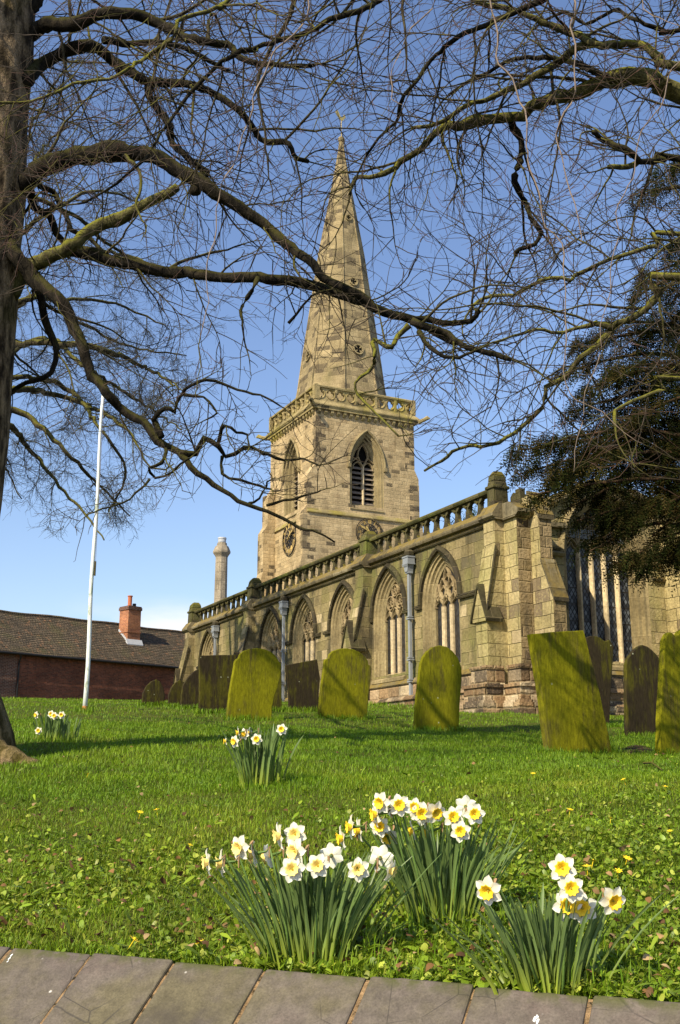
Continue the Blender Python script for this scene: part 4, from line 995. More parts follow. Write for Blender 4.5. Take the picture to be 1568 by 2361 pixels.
gravestone([z1(*p) for p in ((1120, 1325), (1140, 1160), (1160, 1000), (1176, 862), (1190, 852), (1208, 846), (1215, 818), (1240, 790), (1285, 774), (1340, 768), (1400, 778), (1450, 800), (1490, 835), (1514, 868), (1518, 898), (1536, 906), (1542, 940), (1528, 1080), (1510, 1240), (1502, 1330))], z1(1310, 1325), .085, 'rounded shouldered gravestone with dark cracks, second stone left of the lone round-topped one' if False else 'rounded shouldered gravestone with curved dark cracks running down its lower face')
gravestone([z1(*p) for p in ((398, 1332), (430, 1120), (472, 872), (485, 856), (502, 846), (511, 816), (540, 790), (590, 772), (650, 766), (710, 778), (760, 800), (800, 840), (815, 872), (832, 890), (830, 960), (806, 1080), (778, 1150), (762, 1240), (755, 1335))], z1(575, 1333), .085, 'rounded shouldered gravestone tilted right, overlapping the square dark slab')
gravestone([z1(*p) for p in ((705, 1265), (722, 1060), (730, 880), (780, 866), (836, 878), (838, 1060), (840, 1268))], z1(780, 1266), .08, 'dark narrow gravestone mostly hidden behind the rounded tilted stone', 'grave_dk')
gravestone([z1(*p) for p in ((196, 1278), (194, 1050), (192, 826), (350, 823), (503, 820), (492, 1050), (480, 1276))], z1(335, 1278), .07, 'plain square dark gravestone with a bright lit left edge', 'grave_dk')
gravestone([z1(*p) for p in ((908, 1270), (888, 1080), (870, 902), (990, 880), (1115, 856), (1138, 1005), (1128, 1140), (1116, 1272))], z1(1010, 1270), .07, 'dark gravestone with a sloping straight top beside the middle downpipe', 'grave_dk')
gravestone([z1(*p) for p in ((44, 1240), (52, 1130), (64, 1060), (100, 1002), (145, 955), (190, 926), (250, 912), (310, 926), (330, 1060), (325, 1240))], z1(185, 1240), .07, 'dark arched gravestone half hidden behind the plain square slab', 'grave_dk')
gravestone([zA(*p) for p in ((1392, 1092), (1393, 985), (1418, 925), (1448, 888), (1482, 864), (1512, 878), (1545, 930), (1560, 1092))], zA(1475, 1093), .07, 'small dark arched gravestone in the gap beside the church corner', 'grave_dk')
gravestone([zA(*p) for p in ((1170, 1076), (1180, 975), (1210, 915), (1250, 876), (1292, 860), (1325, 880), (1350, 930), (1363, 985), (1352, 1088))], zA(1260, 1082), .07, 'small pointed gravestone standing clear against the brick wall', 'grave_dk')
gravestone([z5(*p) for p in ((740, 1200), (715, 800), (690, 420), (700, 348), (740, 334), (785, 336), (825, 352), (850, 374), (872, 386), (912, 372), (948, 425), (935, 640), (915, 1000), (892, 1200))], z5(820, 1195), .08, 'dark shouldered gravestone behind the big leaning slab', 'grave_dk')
gravestone([z5(*p) for p in ((1072, 1284), (1068, 950), (1068, 600), (1085, 542), (1140, 470), (1180, 436), (1218, 418), (1262, 434), (1305, 464), (1355, 516), (1393, 575), (1380, 950), (1348, 1290))], z5(1210, 1286), .08, 'upright dark gravestone with a pointed gothic top', 'grave_dk')
gravestone([z5(*p) for p in ((1365, 1458), (1390, 1050), (1410, 700), (1430, 365), (1455, 316), (1478, 298), (1500, 310), (1525, 335), (1550, 326), (1575, 290), (1625, 262), (1690, 255), (1750, 268), (1795, 300), (1820, 335), (1850, 318), (1880, 345), (1866, 900), (1850, 1460))], z5(1600, 1458), .085, 'tall gravestone with ornate shoulders cut off by the picture edge', 'grave')

# ------------------------------------------------------------------ daffodils
def petals_mesh():
    m = MB(); 
    for i in range(6):
        a0 = i * math.pi / 3; lift = .10 if i % 2 else 0.; rings = []
        for r, w, h in ((.16, .12, .02), (.40, .30, .05), (.62, .345, .10), (.82, .245, .11), (.94, .10, .08), (1.0, .02, .05)):
            q = []
            for s, dz in ((-1, .05), (-.5, .0), (0, -.03), (.5, .0), (1, .05)):
                x, y = r, w * s; z = (h + dz + lift * r * .6 - .10 * r * r)
                q.append((x * math.cos(a0) - y * math.sin(a0), x * math.sin(a0) + y * math.cos(a0), z))
            rings.append(q)
        m.loft(rings)
    return m
def trumpet_mesh():
    m = MB(); k = 18; rings = []
    for r, z, fr in ((.15, .0, 0), (.25, .10, 0), (.31, .26, .0), (.37, .40, .03), (.50, .48, .10), (.45, .47, .10), (.32, .38, .02), (.22, .18, 0), (.06, .08, 0)):
        rings.append([(r * (1 + fr * math.cos(9 * 2 * math.pi * j / k)) * math.cos(2 * math.pi * j / k), r * (1 + fr * math.cos(9 * 2 * math.pi * j / k)) * math.sin(2 * math.pi * j / k), z + fr * .4 * math.sin(9 * 2 * math.pi * j / k + 1)) for j in range(k)])
    m.loft(rings, True); return m
def throat_mesh(): m = MB(); m.lathe([(.12, .09), (.07, .16), (.03, .30), (.0, .31)], (0, 0, 0), 7); return m
proto = None
FACE = {'F': (-.08, -1, .10), 'L': (-1, -.25, -.12), 'LF': (-.62, -.75, -.1), 'B': (.15, .8, .1), 'R': (.85, -.35, -.2), 'S': (-.85, .15, -.25), 'D': (-.45, -.8, -.30), 'RD': (.25, -.9, -.25)}
def daffodil_clump(base, spread, heads, nleaf, hleaf, label, hsize=.042, yellow='trumpet_pale', splay=1.0, wl=.0050, fan=.55):
    global proto
    b = hit2(*base); root = empty('daffodil_clump', b, label=label, cat='daffodils', group='clumps of daffodils on the lawn')
    for i, (x, y, fc) in enumerate(heads):
        Y = b.y + (random.uniform(-.75, -.15) if fc in 'FLFRD' else random.uniform(-.4, .3)) * spread; p = at(x, y, Y) - b
        d = Vector(FACE[fc]) + Vector((random.uniform(-.12, .12), random.uniform(-.12, .12), random.uniform(-.1, .08)))
        q = d.to_track_quat('Z', 'Y'); rot = q.to_matrix() @ Matrix.Rotation(random.uniform(0, 2), 3, 'Z')
        s = hsize * random.uniform(.9, 1.1)
        if proto is None:
            fl = petals_mesh().build('flower', M['petal'], None, smooth=True); tr = trumpet_mesh().build('trumpet', M['trumpet'], fl, smooth=True); th = throat_mesh().build('stamens', M['throat'], fl); proto = (fl, tr, th, tr.data)
            t2 = tr.data.copy(); t2.materials.clear(); t2.materials.append(M['trumpet_pale']); proto_pale = t2; daffodil_clump.pale = t2
        else:
            fl = proto[0].copy(); tr = proto[1].copy(); th = proto[2].copy(); tr.data = proto[3]
            for o in (fl, tr, th): C.objects.link(o)
            tr.parent = fl; th.parent = fl
        if yellow == 'trumpet_pale': tr.data = daffodil_clump.pale
        fl.parent = root; fl.matrix_local = Matrix.Translation(p) @ rot.to_4x4() @ Matrix.Scale(s, 4)
        # stem: rises from the clump, bends over into the flower's neck
        dn = d.normalized(); g = Vector((p.x * .30 + random.uniform(-.15, .15) * spread, (p.y) * .3 + random.uniform(-.3, .3) * spread, 0)); g.z = gz(b.x + g.x, b.y + g.y) - b.z - .01
        back = p - dn * s * .9 ; knee = back - dn * .012 + Vector((0, 0, .010)); 
        if dn.y > .5: knee = back - dn * .01
        m = MB(); pts = [g, g.lerp(knee, .4) + Vector((-.01 * p.x, 0, .01)), g.lerp(knee, .8) + Vector((0, 0, .012)), knee, back, p - dn * s * .05]
        m.tube(pts, [.0042, .004, .0036, .003, .0036, .006], 6); st_ = m.build('stem', M['stem'], fl, smooth=True); st_.parent = fl; st_.matrix_parent_inverse = (Matrix.Translation(p) @ rot.to_4x4() @ Matrix.Scale(s, 4)).inverted()
        m = MB(); m.tube([knee - Vector((0, 0, .03)), knee + Vector((0, 0, .004)), back + Vector((0, 0, .002))], [.002, .005, .002], 5); sp = m.build('spathe', M['spathe'], fl); sp.matrix_parent_inverse = st_.matrix_parent_inverse
    V = []; F = []; T = []; K = []
    for i in range(nleaf):
        sx_ = random.gauss(0, .42) * spread; sy = random.gauss(0, .30) * spread
        lean = Vector((sx_ * fan * 1.6 / max(spread, .05) * .28 + random.gauss(0, .05), sy * .5 / max(spread, .05) * .22 + random.gauss(0, .05) - .02, 0)) * splay
        H = hleaf * random.uniform(.68, 1.06); w = wl * random.uniform(.75, 1.25); n0 = len(V)
        g = Vector((sx_ * .62, sy * .62, 0)); g.z = gz(b.x + g.x, b.y + g.y) - b.z - .015
        a = random.uniform(-1.0, 1.0) + (math.pi if random.random() < .5 else 0); side = Vector((math.cos(a), math.sin(a), 0)); tw = random.uniform(-.7, .7)
        base_c = np.array((.16, .24, .07)) * random.uniform(.75, 1.25); lo_c = np.array((.33, .40, .04)) * random.uniform(.8, 1.15); k = 8
        bend = random.uniform(.0, .25) if random.random() < .93 else random.uniform(.4, .9)
        for j in range(k + 1):
            t = j / k; c = g + Vector((0, 0, H * (t - bend * .28 * t ** 4))) + lean * H * 2.2 * (t ** 1.35) + lean * H * bend * 1.2 * t ** 3
            ww = w * (1 - .25 * (1 - t)) * (1 if t < .82 else math.sqrt(max(.02, 1 - ((t - .82) / .18) ** 2)))
            s_ = (side * math.cos(tw * t) + side.cross(Vector((0, 0, 1))) * math.sin(tw * t)); f_ = s_.cross(Vector((0, 0, 1))) * w * .35
            V += [c - s_ * ww, c + f_, c + s_ * ww]
            cc = lo_c + (base_c - lo_c) * min(1, max(0, (t - .05) / .45)); K += [cc, cc * .9, cc]
        for j in range(k):
            q = n0 + j * 3; F += [q, q + 1, q + 4, q + 3, q + 1, q + 2, q + 5, q + 4]; T += [4, 4]
    big_mesh('leaves', [tuple(v) for v in V], F, T, M['dleaf'], root, np.array(K), smooth=True)
    return root
def h3(x, y, f): return ((780 + x / 2.703) / 1.7347, (3100 + y / 2.703) / 1.7347, f)
def h4(x, y, f): return ((1200 + x / 1.845) / 1.7347, (3050 + y / 1.845) / 1.7347, f)
def h5(x, y, f): return ((1850 + x / 1.802) / 1.7347, (3350 + y / 1.802) / 1.7347, f)
def h6(x, y, f): return ((840 + x / 3.92) / 1.7347, (2850 + y / 3.92) / 1.7347, f)
def hA(x, y, f): return (*zA(x, y), f)
daffodil_clump((717, 2212), .24, [h3(150, 940, 'L'), h3(300, 950, 'L'), h3(495, 785, 'LF'), h3(650, 850, 'S'), h3(805, 875, 'S'), h3(925, 655, 'L'), h3(1085, 640, 'F'), h3(1095, 825, 'LF'), h3(1055, 1020, 'F'), h3(1330, 980, 'F'), h3(1475, 870, 'B'), h4(430, 790, 'F'), h4(592, 705, 'B'), h4(660, 795, 'R')],
               210, .33, 'widest daffodil clump with cream-centred flowers, nearest the coping at centre', .041, fan=.58)
daffodil_clump((1022, 2122), .22, [h4(318, 555, 'L'), h4(385, 475, 'L'), h4(445, 495, 'L'), h4(603, 295, 'LF'), h4(568, 380, 'L'), h4(733, 315, 'F'), h4(843, 335, 'F'), h4(900, 378, 'F'), h4(995, 365, 'RD'), h4(590, 475, 'F'), h4(658, 545, 'D'), h4(838, 498, 'S'), h4(952, 512, 'S'), h4(1130, 405, 'F'), h4(1222, 325, 'B'), h4(1288, 380, 'F'), h4(1185, 508, 'F'), h4(655, 325, 'S')],
               190, .34, 'fullest daffodil clump, with most flower heads, set just behind the widest one', .040, 'trumpet', fan=.44)
daffodil_clump((1270, 2278), .21, [h5(190, 380, 'D'), h5(720, 222, 'F'), h5(780, 365, 'F'), h5(755, 493, 'F'), h5(862, 508, 'F'), h5(1078, 452, 'RD')],
               150, .265, 'daffodil clump with six deep yellow-centred flowers, at the coping edge on the right', .042, 'trumpet', fan=.66)
daffodil_clump((605, 1808), .30, [h6(255, 450, 'L'), h6(395, 452, 'LF'), h6(455, 310, 'L'), h6(545, 335, 'LF'), h6(655, 320, 'S'), h6(732, 420, 'F'), h6(1125, 265, 'F')],
               75, .40, 'small daffodil clump alone on the open lawn in front of the gravestones', .040, 'trumpet', fan=.28, wl=.0085)
daffodil_clump((125, 1709), .34, [hA(302, 1155, 'LF'), hA(424, 1148, 'F'), hA(450, 1162, 'F'), hA(510, 1155, 'F'), hA(318, 1285, 'F')],
               60, .30, 'farthest daffodil clump, few-flowered, between the tree trunk and the flagpole', .040, 'trumpet', fan=.24, wl=.010)

# small yellow wild flowers dotted in the turf
cel = MB()
for i in range(8):
    a = i * math.pi / 4; cel.loft([[(r * math.cos(a) - w * s * math.sin(a), r * math.sin(a) + w * s * math.cos(a), .008 + .35 * r * r * 8) for s in (-1, 0, 1)] for r, w in ((.002, .002), (.009, .004), (.014, .0035), (.019, .0006))])
cel.tube([(0, 0, -.03), (0, 0, .008)], .0015, 4); cel.lathe([(.004, .008), (.004, .012), (.001, .014)], (0, 0, 0), 6)
c0 = None
for (x, y, lab) in [(202, 1798, 'yellow wildflower far left in the lawn'), (322, 1891, 'yellow wildflower left of a pair in mid lawn'), (361, 1886, 'yellow wildflower right of a pair in mid lawn'), (437, 1969, 'single yellow wildflower left of the widest daffodil clump'), (305, 2201, 'yellow wildflower touching the back edge of a coping stone'), (461, 2205, 'yellow wildflower beside dead leaves at the coping edge'),
                    (1315, 1886, 'yellow wildflower above the right-hand daffodil clump'), (1409, 1908, 'yellow wildflower on the right, below the big leaning slab'), (1355, 2025, 'yellow wildflower just over the tops of the right clump'), (1447, 2004, 'yellow wildflower right of the right clump tops'), (1426, 2038, 'yellow wildflower beside the right clump leaves'),
                    (1535, 1831, 'yellow wildflower near the ornate shouldered gravestone'), (1546, 1938, 'yellow wildflower at the right edge of the lawn'), (1230, 1799, 'yellow wildflower under the foot of the leaning slab'), (1439, 1813, 'yellow wildflower in bare turf right of the leaning slab'), (1368, 2012, 'small yellow wildflower behind the right clump')]:
    p = hit2(x, y); o = cel.build('yellow_wildflower', M['celandine']) if c0 is None else c0.copy()
    if c0 is not None: C.objects.link(o)
    c0 = c0 or o; o.location = p + Vector((0, 0, .035)); o.rotation_euler = (random.uniform(.1, .6), random.uniform(-.3, .3), random.uniform(0, 6)); sc = random.uniform(.75, 1.15); o.scale = (sc,) * 3
    tag(o, lab, 'wildflower', 'yellow wildflowers in the turf')

# ------------------------------------------------------------------ turf
def in_church(X, Y):
    p = (X - 3.8) * .8955 + (Y - 25) * .445; a = -(X - 3.8) * .445 + (Y - 25) * .8955
    return (p > -.5) & (a > -1.2)
def blades(name, n, y0, y1, h, w, mat, palette, lean=.5, seed=1, power=1.0, dens=None, xpad=1.0, XY=None):
    g = np.random.default_rng(seed)
    # even on the picture: more per square metre near the eye
    u = g.random(n); Y = y0 * (y1 / y0) ** (u ** power)
    X = (g.random(n) * 2 - 1) * (Y * .40 + xpad)
    ok = (Y + .463 * X * np.clip(1 - (Y - 5.4) / 6, 0, 1) > 3.372) & ~in_church(X, Y)
    if XY is not None: X, Y = XY; ok = (Y + .463 * X > 3.365) | (Y > 7)
    if dens is not None: ok &= g.random(n) < dens(X, Y)
    X, Y = X[ok], Y[ok]; n = len(X); Z = ground(X, Y) - .004
    patch = .5 + .25 * np.sin(X * 1.3 + 1.2 * np.sin(Y * .9)) * np.sin(Y * 1.1 + np.sin(X * 2.1)) + .25 * np.sin(X * 4.3 + 2 * np.sin(Y * 3.1)) * np.sin(Y * 4.7 + np.sin(X * 5.3))
    hh = h * (.45 + .75 * g.random(n)) * (.75 + .5 * patch) * np.clip(Y / y0, 1, 3) ** .25; ww = w * (.6 + .8 * g.random(n)) * np.clip(Y / 5, 1, 8) ** .55
    a = g.random(n) * 2 * np.pi; dx, dy = np.cos(a), np.sin(a); L = lean * (.2 + g.random(n)) * hh
    b = a + np.pi / 2 + g.normal(0, .4, n); sx_, sy = np.cos(b) * ww / 2, np.sin(b) * ww / 2
    v = np.zeros((n, 5, 3)); v[:, 0] = np.stack([X - sx_, Y - sy, Z], 1); v[:, 1] = np.stack([X + sx_, Y + sy, Z], 1)
    m = np.stack([X + dx * L * .35, Y + dy * L * .35, Z + hh * .6], 1); s = np.stack([sx_ * .85, sy * .85, 0 * sx_], 1)
    v[:, 2] = m + s; v[:, 3] = m - s; v[:, 4] = np.stack([X + dx * L, Y + dy * L, Z + hh * .95], 1)
    base = (np.arange(n) * 5)[:, None]; f = np.concatenate([base + [[0, 1, 2, 3]], base + [[3, 2, 4]]], 1).ravel(); lt = np.tile([4, 3], n)
    pal = np.array(palette); idx = np.clip((patch * .5 + g.random(n) * .5) * (len(pal) - 1), 0, len(pal) - 1.001); i0 = idx.astype(int); fr = (idx - i0)[:, None]
    c = (pal[i0] * (1 - fr) + pal[i0 + 1] * fr) * (.7 + .6 * g.random((n, 1)))
    return v.reshape(-1, 3), f, lt, np.repeat(c, 5, 0)
PG = [(.085, .175, .006), (.13, .24, .008), (.175, .275, .010), (.235, .295, .014), (.32, .29, .045)]
parts_ = [blades('g', 200000, 2.8, 8, .029, .0030, None, PG, .8, 1), blades('g', 150000, 7, 16, .042, .0034, None, PG[:4], .7, 2), blades('g', 110000, 14, 62, .050, .0042, None, PG[:4], .6, 3, xpad=2)]
tx = []
for o in list(C.objects):                        # longer uncut grass hugging the stones, the pole and the clumps
    c_ = o.get('category')
    if c_ == 'gravestone':
        xs_ = [q[0] for q in o.bound_box]; w0, w1 = min(xs_), max(xs_); u = rng.uniform(w0 - .06, w1 + .04, 420); d = rng.normal(-.03, .045, 420); d[::5] = rng.uniform(-.05, .16, len(d[::5]))
        tx.append(np.stack([o.location.x + EPv.x * u + EAv.x * d, o.location.y + EPv.y * u + EAv.y * d], 1))
    if c_ in ('flagpole', 'daffodils'): r_ = .10 if c_ == 'flagpole' else .22; tx.append(np.stack([o.location.x + rng.normal(0, r_, 260), o.location.y + rng.normal(0, r_, 260)], 1))
u = rng.uniform(-3, 3, 3200); tx_e = np.stack([WP.x + WD.x * u - WN.x * np.abs(rng.normal(.02, .025, 3200)), WP.y + WD.y * u - WN.y * np.abs(rng.normal(.02, .025, 3200))], 1)
pa_ = rng.uniform(-1, 23, 3000); tx.append(np.stack([3.8 + .8955 * rng.normal(-.46, .05, 3000) - .445 * pa_, 25 + .445 * -.46 + .8955 * pa_], 1))
tx = np.concatenate(tx); parts_.append(blades('g', 1, 10, 16, .095, .0042, None, PG[:4], .45, 8, XY=(tx[:, 0], tx[:, 1])))
parts_.append(blades('g', 1, 3.3, 4, .042, .0034, None, PG, 1.1, 9, XY=(tx_e[:, 0], tx_e[:, 1])))
off = 0; V = []; F = []; T = []; K = []
for v, f, t, k in parts_: V.append(v); F.append(f + off); T.append(t); K.append(k); off += len(v)
tag(big_mesh('grass', np.concatenate(V), np.concatenate(F), np.concatenate(T), M['grass'], None, np.concatenate(K)), kind='stuff')

def leaflets(n, y0, y1, size, palette, seed, dens, curl=.3, zoff=.012, tilt=.5, shape=((0, .05), (.3, .42), (.6, .5), (.85, .32), (1, .03))):
    g = np.random.default_rng(seed); u = g.random(n); Y = y0 * (y1 / y0) ** u; X = (g.random(n) * 2 - 1) * (Y * .40 + .8)
    ok = (Y + .463 * X > 3.36) & ~in_church(X, Y) & (g.random(n) < dens(X, Y)); X, Y = X[ok], Y[ok]; n = len(X)
    Z = ground(X, Y) + zoff * (.4 + 1.4 * g.random(n)); S = size * (.5 + .9 * g.random(n))
    a = g.random(n) * 2 * np.pi; pit = g.normal(0, tilt, n) + .25; rol = g.normal(0, tilt, n)
    fx = np.stack([np.cos(a) * np.cos(pit), np.sin(a) * np.cos(pit), np.sin(pit)], 1); sd = np.stack([-np.sin(a) * np.cos(rol), np.cos(a) * np.cos(rol), np.sin(rol)], 1); up = np.cross(fx, sd)
    m = len(shape); v = np.zeros((n, m, 2, 3)); O_ = np.stack([X, Y, Z], 1)
    for i, (t, w) in enumerate(shape):
        for j, sg in enumerate((-1, 1)):
            v[:, i, j] = O_ + (fx * (t - .3) + sd * (sg * w * .8) + up * (-curl * (t - .4) ** 2)) * S[:, None]
    base = (np.arange(n) * m * 2)[:, None, None]; q = np.array([[2 * i, 2 * i + 1, 2 * i + 3, 2 * i + 2] for i in range(m - 1)])[None]
    f = (base + q).ravel(); pal = np.array(palette); c = pal[g.integers(0, len(pal), n)] * (.65 + .7 * g.random((n, 1)))
    return v.reshape(-1, 3), f, np.full(n * (m - 1), 4), np.repeat(c, m * 2, 0)
def near(X, Y): return np.clip(1.15 - (Y + .30 * X - 3.2) / 2.6, 0.05, 1) * (.55 + .45 * np.sin(X * 3 + 2 * np.sin(Y * 2.2)))
def right(X, Y): return np.clip((X / Y + .02) * 4, .0, 1) * np.clip(1 - (Y - 4) / 6, .05, 1)
PC = [(.16, .24, .014), (.22, .30, .020), (.13, .20, .012), (.32, .36, .045)]
ll = [leaflets(80000, 2.8, 9, .024, PC, 11, near), leaflets(60000, 2.8, 11, .019, PC, 12, right), leaflets(16000, 2.8, 12, .05, PC[:3], 13, lambda X, Y: np.clip(near(X, Y) * .5, .05, .4), tilt=.35, zoff=.03, shape=((0, .03), (.3, .12), (.6, .19), (.85, .14), (1, .02)))]
off = 0; V = []; F = []; T = []; K = []
for v, f, t, k in ll: V.append(v); F.append(f + off); T.append(t); K.append(k); off += len(v)
tag(big_mesh('ground_cover', np.concatenate(V), np.concatenate(F), np.concatenate(T), M['cover'], None, np.concatenate(K)), kind='stuff')
v, f, t, k = leaflets(9000, 2.8, 16, .025, [(.22, .115, .045), (.28, .17, .075), (.15, .08, .035), (.33, .23, .11), (.10, .055, .028)], 21, lambda X, Y: np.clip(1.2 - (Y + .35 * X - 3.1) / 3.2, .07, 1) * .55, curl=.9, zoff=.028, tilt=.45)
tag(big_mesh('leaf_litter', v, f, t, M['litter'], None, k), kind='stuff')

# ------------------------------------------------------------------ trees
def px_of(p):
    d = np.array([p[0], p[1], p[2] - EYE]); fw = d[1] * ct + d[2] * st; up = -d[1] * st + d[2] * ct
    return 784 + F_PX * d[0] / fw, 1180.5 - F_PX * up / fw
class Wood:                                      # many thin tapering tubes gathered in one mesh
    def __init__(s): s.V = []; s.F = []; s.n = 0
    def add(s, pts, r0, r1, k=3):
        P = np.asarray(pts, float); m = len(P); T = np.gradient(P, axis=0); T /= np.linalg.norm(T, axis=1)[:, None] + 1e-9
        ref = np.array([.21, .35, .91]) if abs(T[:, 2]).mean() < .8 else np.array([1., .2, .1])
        A = np.cross(T, ref); A /= np.linalg.norm(A, axis=1)[:, None] + 1e-9; B = np.cross(T, A)
        r = np.linspace(r0, r1, m)[:, None, None] if np.isscalar(r0) else np.asarray(r0)[:, None, None]
        a = np.arange(k) * 2 * np.pi / k
        ring = P[:, None, :] + r * (A[:, None, :] * np.cos(a)[None, :, None] + B[:, None, :] * np.sin(a)[None, :, None])
        s.V.append(ring.reshape(-1, 3)); i = np.arange(m - 1)[:, None] * k; j = np.arange(k)[None, :]; j2 = (j + 1) % k
        s.F.append((np.stack([i + j, i + j2, i + k + j2, i + k + j], -1) + s.n).reshape(-1)); s.n += m * k
    def build(s, name, mat, parent=None, origin=(0, 0, 0)):
        if not s.V: return None
        V = np.concatenate(s.V) - np.array(origin); F = np.concatenate(s.F)
        return big_mesh(name, V, F, np.full(len(F) // 4, 4), mat, parent, None, smooth=True)
def smooth_path(P, step, wig=0.):
    P = np.asarray(P, float); out = []
    for i in range(len(P) - 1):
        p0, p1, p2, p3 = P[max(i - 1, 0)], P[i], P[i + 1], P[min(i + 2, len(P) - 1)]
        n = max(2, int(np.linalg.norm(p2 - p1) / step))
        for t in np.arange(n) / n: out.append(.5 * ((2 * p1) + (-p0 + p2) * t + (2 * p0 - 5 * p1 + 4 * p2 - p3) * t * t + (-p0 + 3 * p1 - 3 * p2 + p3) * t ** 3))
    out.append(P[-1]); out = np.array(out)
    if wig: out[1:-1] += rng.normal(0, wig, out[1:-1].shape)
    return out
def unit(v): return v / (np.linalg.norm(v) + 1e-9)
def wander(p, d, L, n, wob, droop):
    pts = [np.array(p, float)]; d = unit(np.array(d, float)); h = L / n; cv = rng.normal(0, .75, 3) * (.6 / max(.25, L))
    for i in range(n):
        d = unit(d + rng.normal(0, wob, 3) + cv * h + np.array([0, 0, -droop * h])); pts.append(pts[-1] + d * h)
    return np.array(pts)
LIMX = [-300, 0, 300, 440, 500, 600, 700, 850, 900, 1000, 1200, 1300, 1568, 1900]
LIMY = [1250, 1230, 1270, 1090, 990, 880, 900, 880, 950, 1130, 1150, 1090, 1200, 1200]
FREE = [0]
def allowed(p): x, y = px_of(p); return y < np.interp(x, LIMX, LIMY) + FREE[0]
class Tree:
    def __init__(s, name, loc, label, cat, mats, group=None, twigmat='twig'):
        s.root = empty(name, loc, label=label, cat=cat, group=group); s.loc = np.array(loc); s.mats = mats; s.branches = []; s.tw = Wood(); s.twigmat = twigmat
    def tubepart(s, name, P, rad, mat, n=10, lump=0.):
        m = MB(); P = np.asarray(P) - s.loc; rad = np.asarray(rad, float)
        if lump: rad = rad * (1 + rng.normal(0, lump, len(rad)))
        m.tube(P, list(rad), n); return m.build(name, s.mats[mat], s.root, smooth=True)
    def limb(s, path, r0, r1, y0, y1, mat='limb', dens=1.0, blen=1.0, droop=.25, pale=False, auto=True, wig=.006, n=10, lump=.05, tiplen=1.0, prepend=None):
        m = len(path); P = [np.array(at(x, y, y0 + (y1 - y0) * i / max(1, m - 1) + (random.uniform(-.12, .12) if 0 < i < m - 1 else 0))) for i, (x, y) in enumerate(path)]
        if prepend is not None: P = [np.array(prepend)] + P
        Q = smooth_path(P, .07, wig * .6); t = np.linspace(0, 1, len(Q)); rad = r0 + (r1 - r0) * t ** .8
        kink = np.array([[mnoise.noise(Vector(q * 3.1)), mnoise.noise(Vector(q * 3.1 + 17)), mnoise.noise(Vector(q * 3.1 + 41))] for q in Q]) * .045 + np.array([[mnoise.noise(Vector(q * 9 + 5)), 0, mnoise.noise(Vector(q * 9 + 61))] for q in Q]) * .018
        Q = Q + kink * np.minimum(1, np.minimum(np.arange(len(Q)), len(Q) - 1 - np.arange(len(Q))) / 6)[:, None]
        # knots and swellings
        for _ in range(int(len(Q) / 14)): k = random.randrange(len(Q)); rad[max(0, k - 1):k + 2] *= random.uniform(1.05, 1.22)
        s.tubepart('limb', Q, rad, mat, n, lump)
        if auto: s.dress(Q, rad, dens, blen, droop, tiplen)
        return Q
    def dress(s, Q, rad, dens=1., blen=1., droop=.25, tiplen=1., space=.235, skip=.08):
        seg = np.linalg.norm(np.diff(Q, axis=0), axis=1); cum = np.concatenate([[0], np.cumsum(seg)]); tot = cum[-1]; x = tot * skip; sgn = 1
        while x < tot:
            i = min(int(np.searchsorted(cum, x)), len(Q) - 2); T = unit(Q[i + 1] - Q[i]); sgn = -sgn
            side = unit(np.cross(T, np.array([0, -1, .15]))) * sgn; oth = unit(np.cross(T, side))
            d = unit(T * random.uniform(.35, 1.0) + side * random.uniform(.35, 1.0) + oth * random.gauss(0, .45) + np.array([0, 0, .12]))
            frac = x / tot; L = blen * random.uniform(.5, 1.75) * (1.15 - .45 * frac) * (1.0 if random.random() < .8 else 1.5)
            r = min(rad[i] * .5, random.uniform(.008, .018) * (L / 1.0) ** .7)
            s.branch(Q[i], d, L, r, droop, tiplen)
            x += space / dens * random.uniform(.5, 1.5)
        # the limb's own tip goes on as a spray
        s.branch(Q[-1], unit(Q[-1] - Q[-3]), blen * .9, min(rad[-1], .010), droop, tiplen)
    def branch(s, p, d, L, r, droop, tiplen):
        for _ in range(4):
            P = wander(p, d, L, max(6, int(L / .085)), .13, droop * 1.2)
            if allowed(P[-1]) and allowed(P[len(P) // 2]): break
            d = unit(np.array(d) + rng.normal(0, .4, 3) + np.array([0, 0, .35])); L *= .8
        else: return
        s.branches.append((P, r)); n = len(P); sg = 1; step = L / (n - 1)
        for i in range(1, n):
            for _ in range(random.choice((0, 0, 1, 1, 1))):
                T = unit(P[i] - P[i - 1]); sg = -sg; side = unit(np.cross(T, np.array([rng.normal(0, .3), -1, rng.normal(0, .3)]))) * sg
                d2 = unit(T * random.uniform(.4, 1.1) + side * random.uniform(.3, .9) + rng.normal(0, .25, 3)); L2 = random.uniform(.16, .80) * (1.2 - .5 * i / n) * tiplen
                S = wander(P[i], d2, L2, max(4, int(L2 / .08)), .10, droop * 1.2)
                if not allowed(S[-1]): continue
                r2 = min(.0062, r * .6) ; s.tw.add(S, r2, .0019)
                for j in range(1, len(S)):
                    if random.random() < .42:
                        T2 = unit(S[j] - S[j - 1]); d3 = unit(T2 + rng.normal(0, .5, 3)); L3 = random.uniform(.05, .22) * tiplen
                        W = wander(S[j], d3, L3, 2, .15, .1)
                        if allowed(W[-1]): s.tw.add(W, .0021, .0012)
    def finish(s, keep=90):
        s.branches.sort(key=lambda b: -b[1] * len(b[0])); rest = Wood()
        for k, (P, r) in enumerate(s.branches):
            if k < keep: w = Wood(); w.add(P, r, .0022, 6); w.build('branch', s.mats['branch'], s.root, s.loc)
            else: rest.add(P, r, .0020, 4)
        o = rest.build('small_branches', s.mats['branch'], s.root, s.loc)
        if o: tag(o, kind='stuff')
        o = s.tw.build('twigs', s.mats[s.twigmat], s.root, s.loc)
        if o: tag(o, kind='stuff')
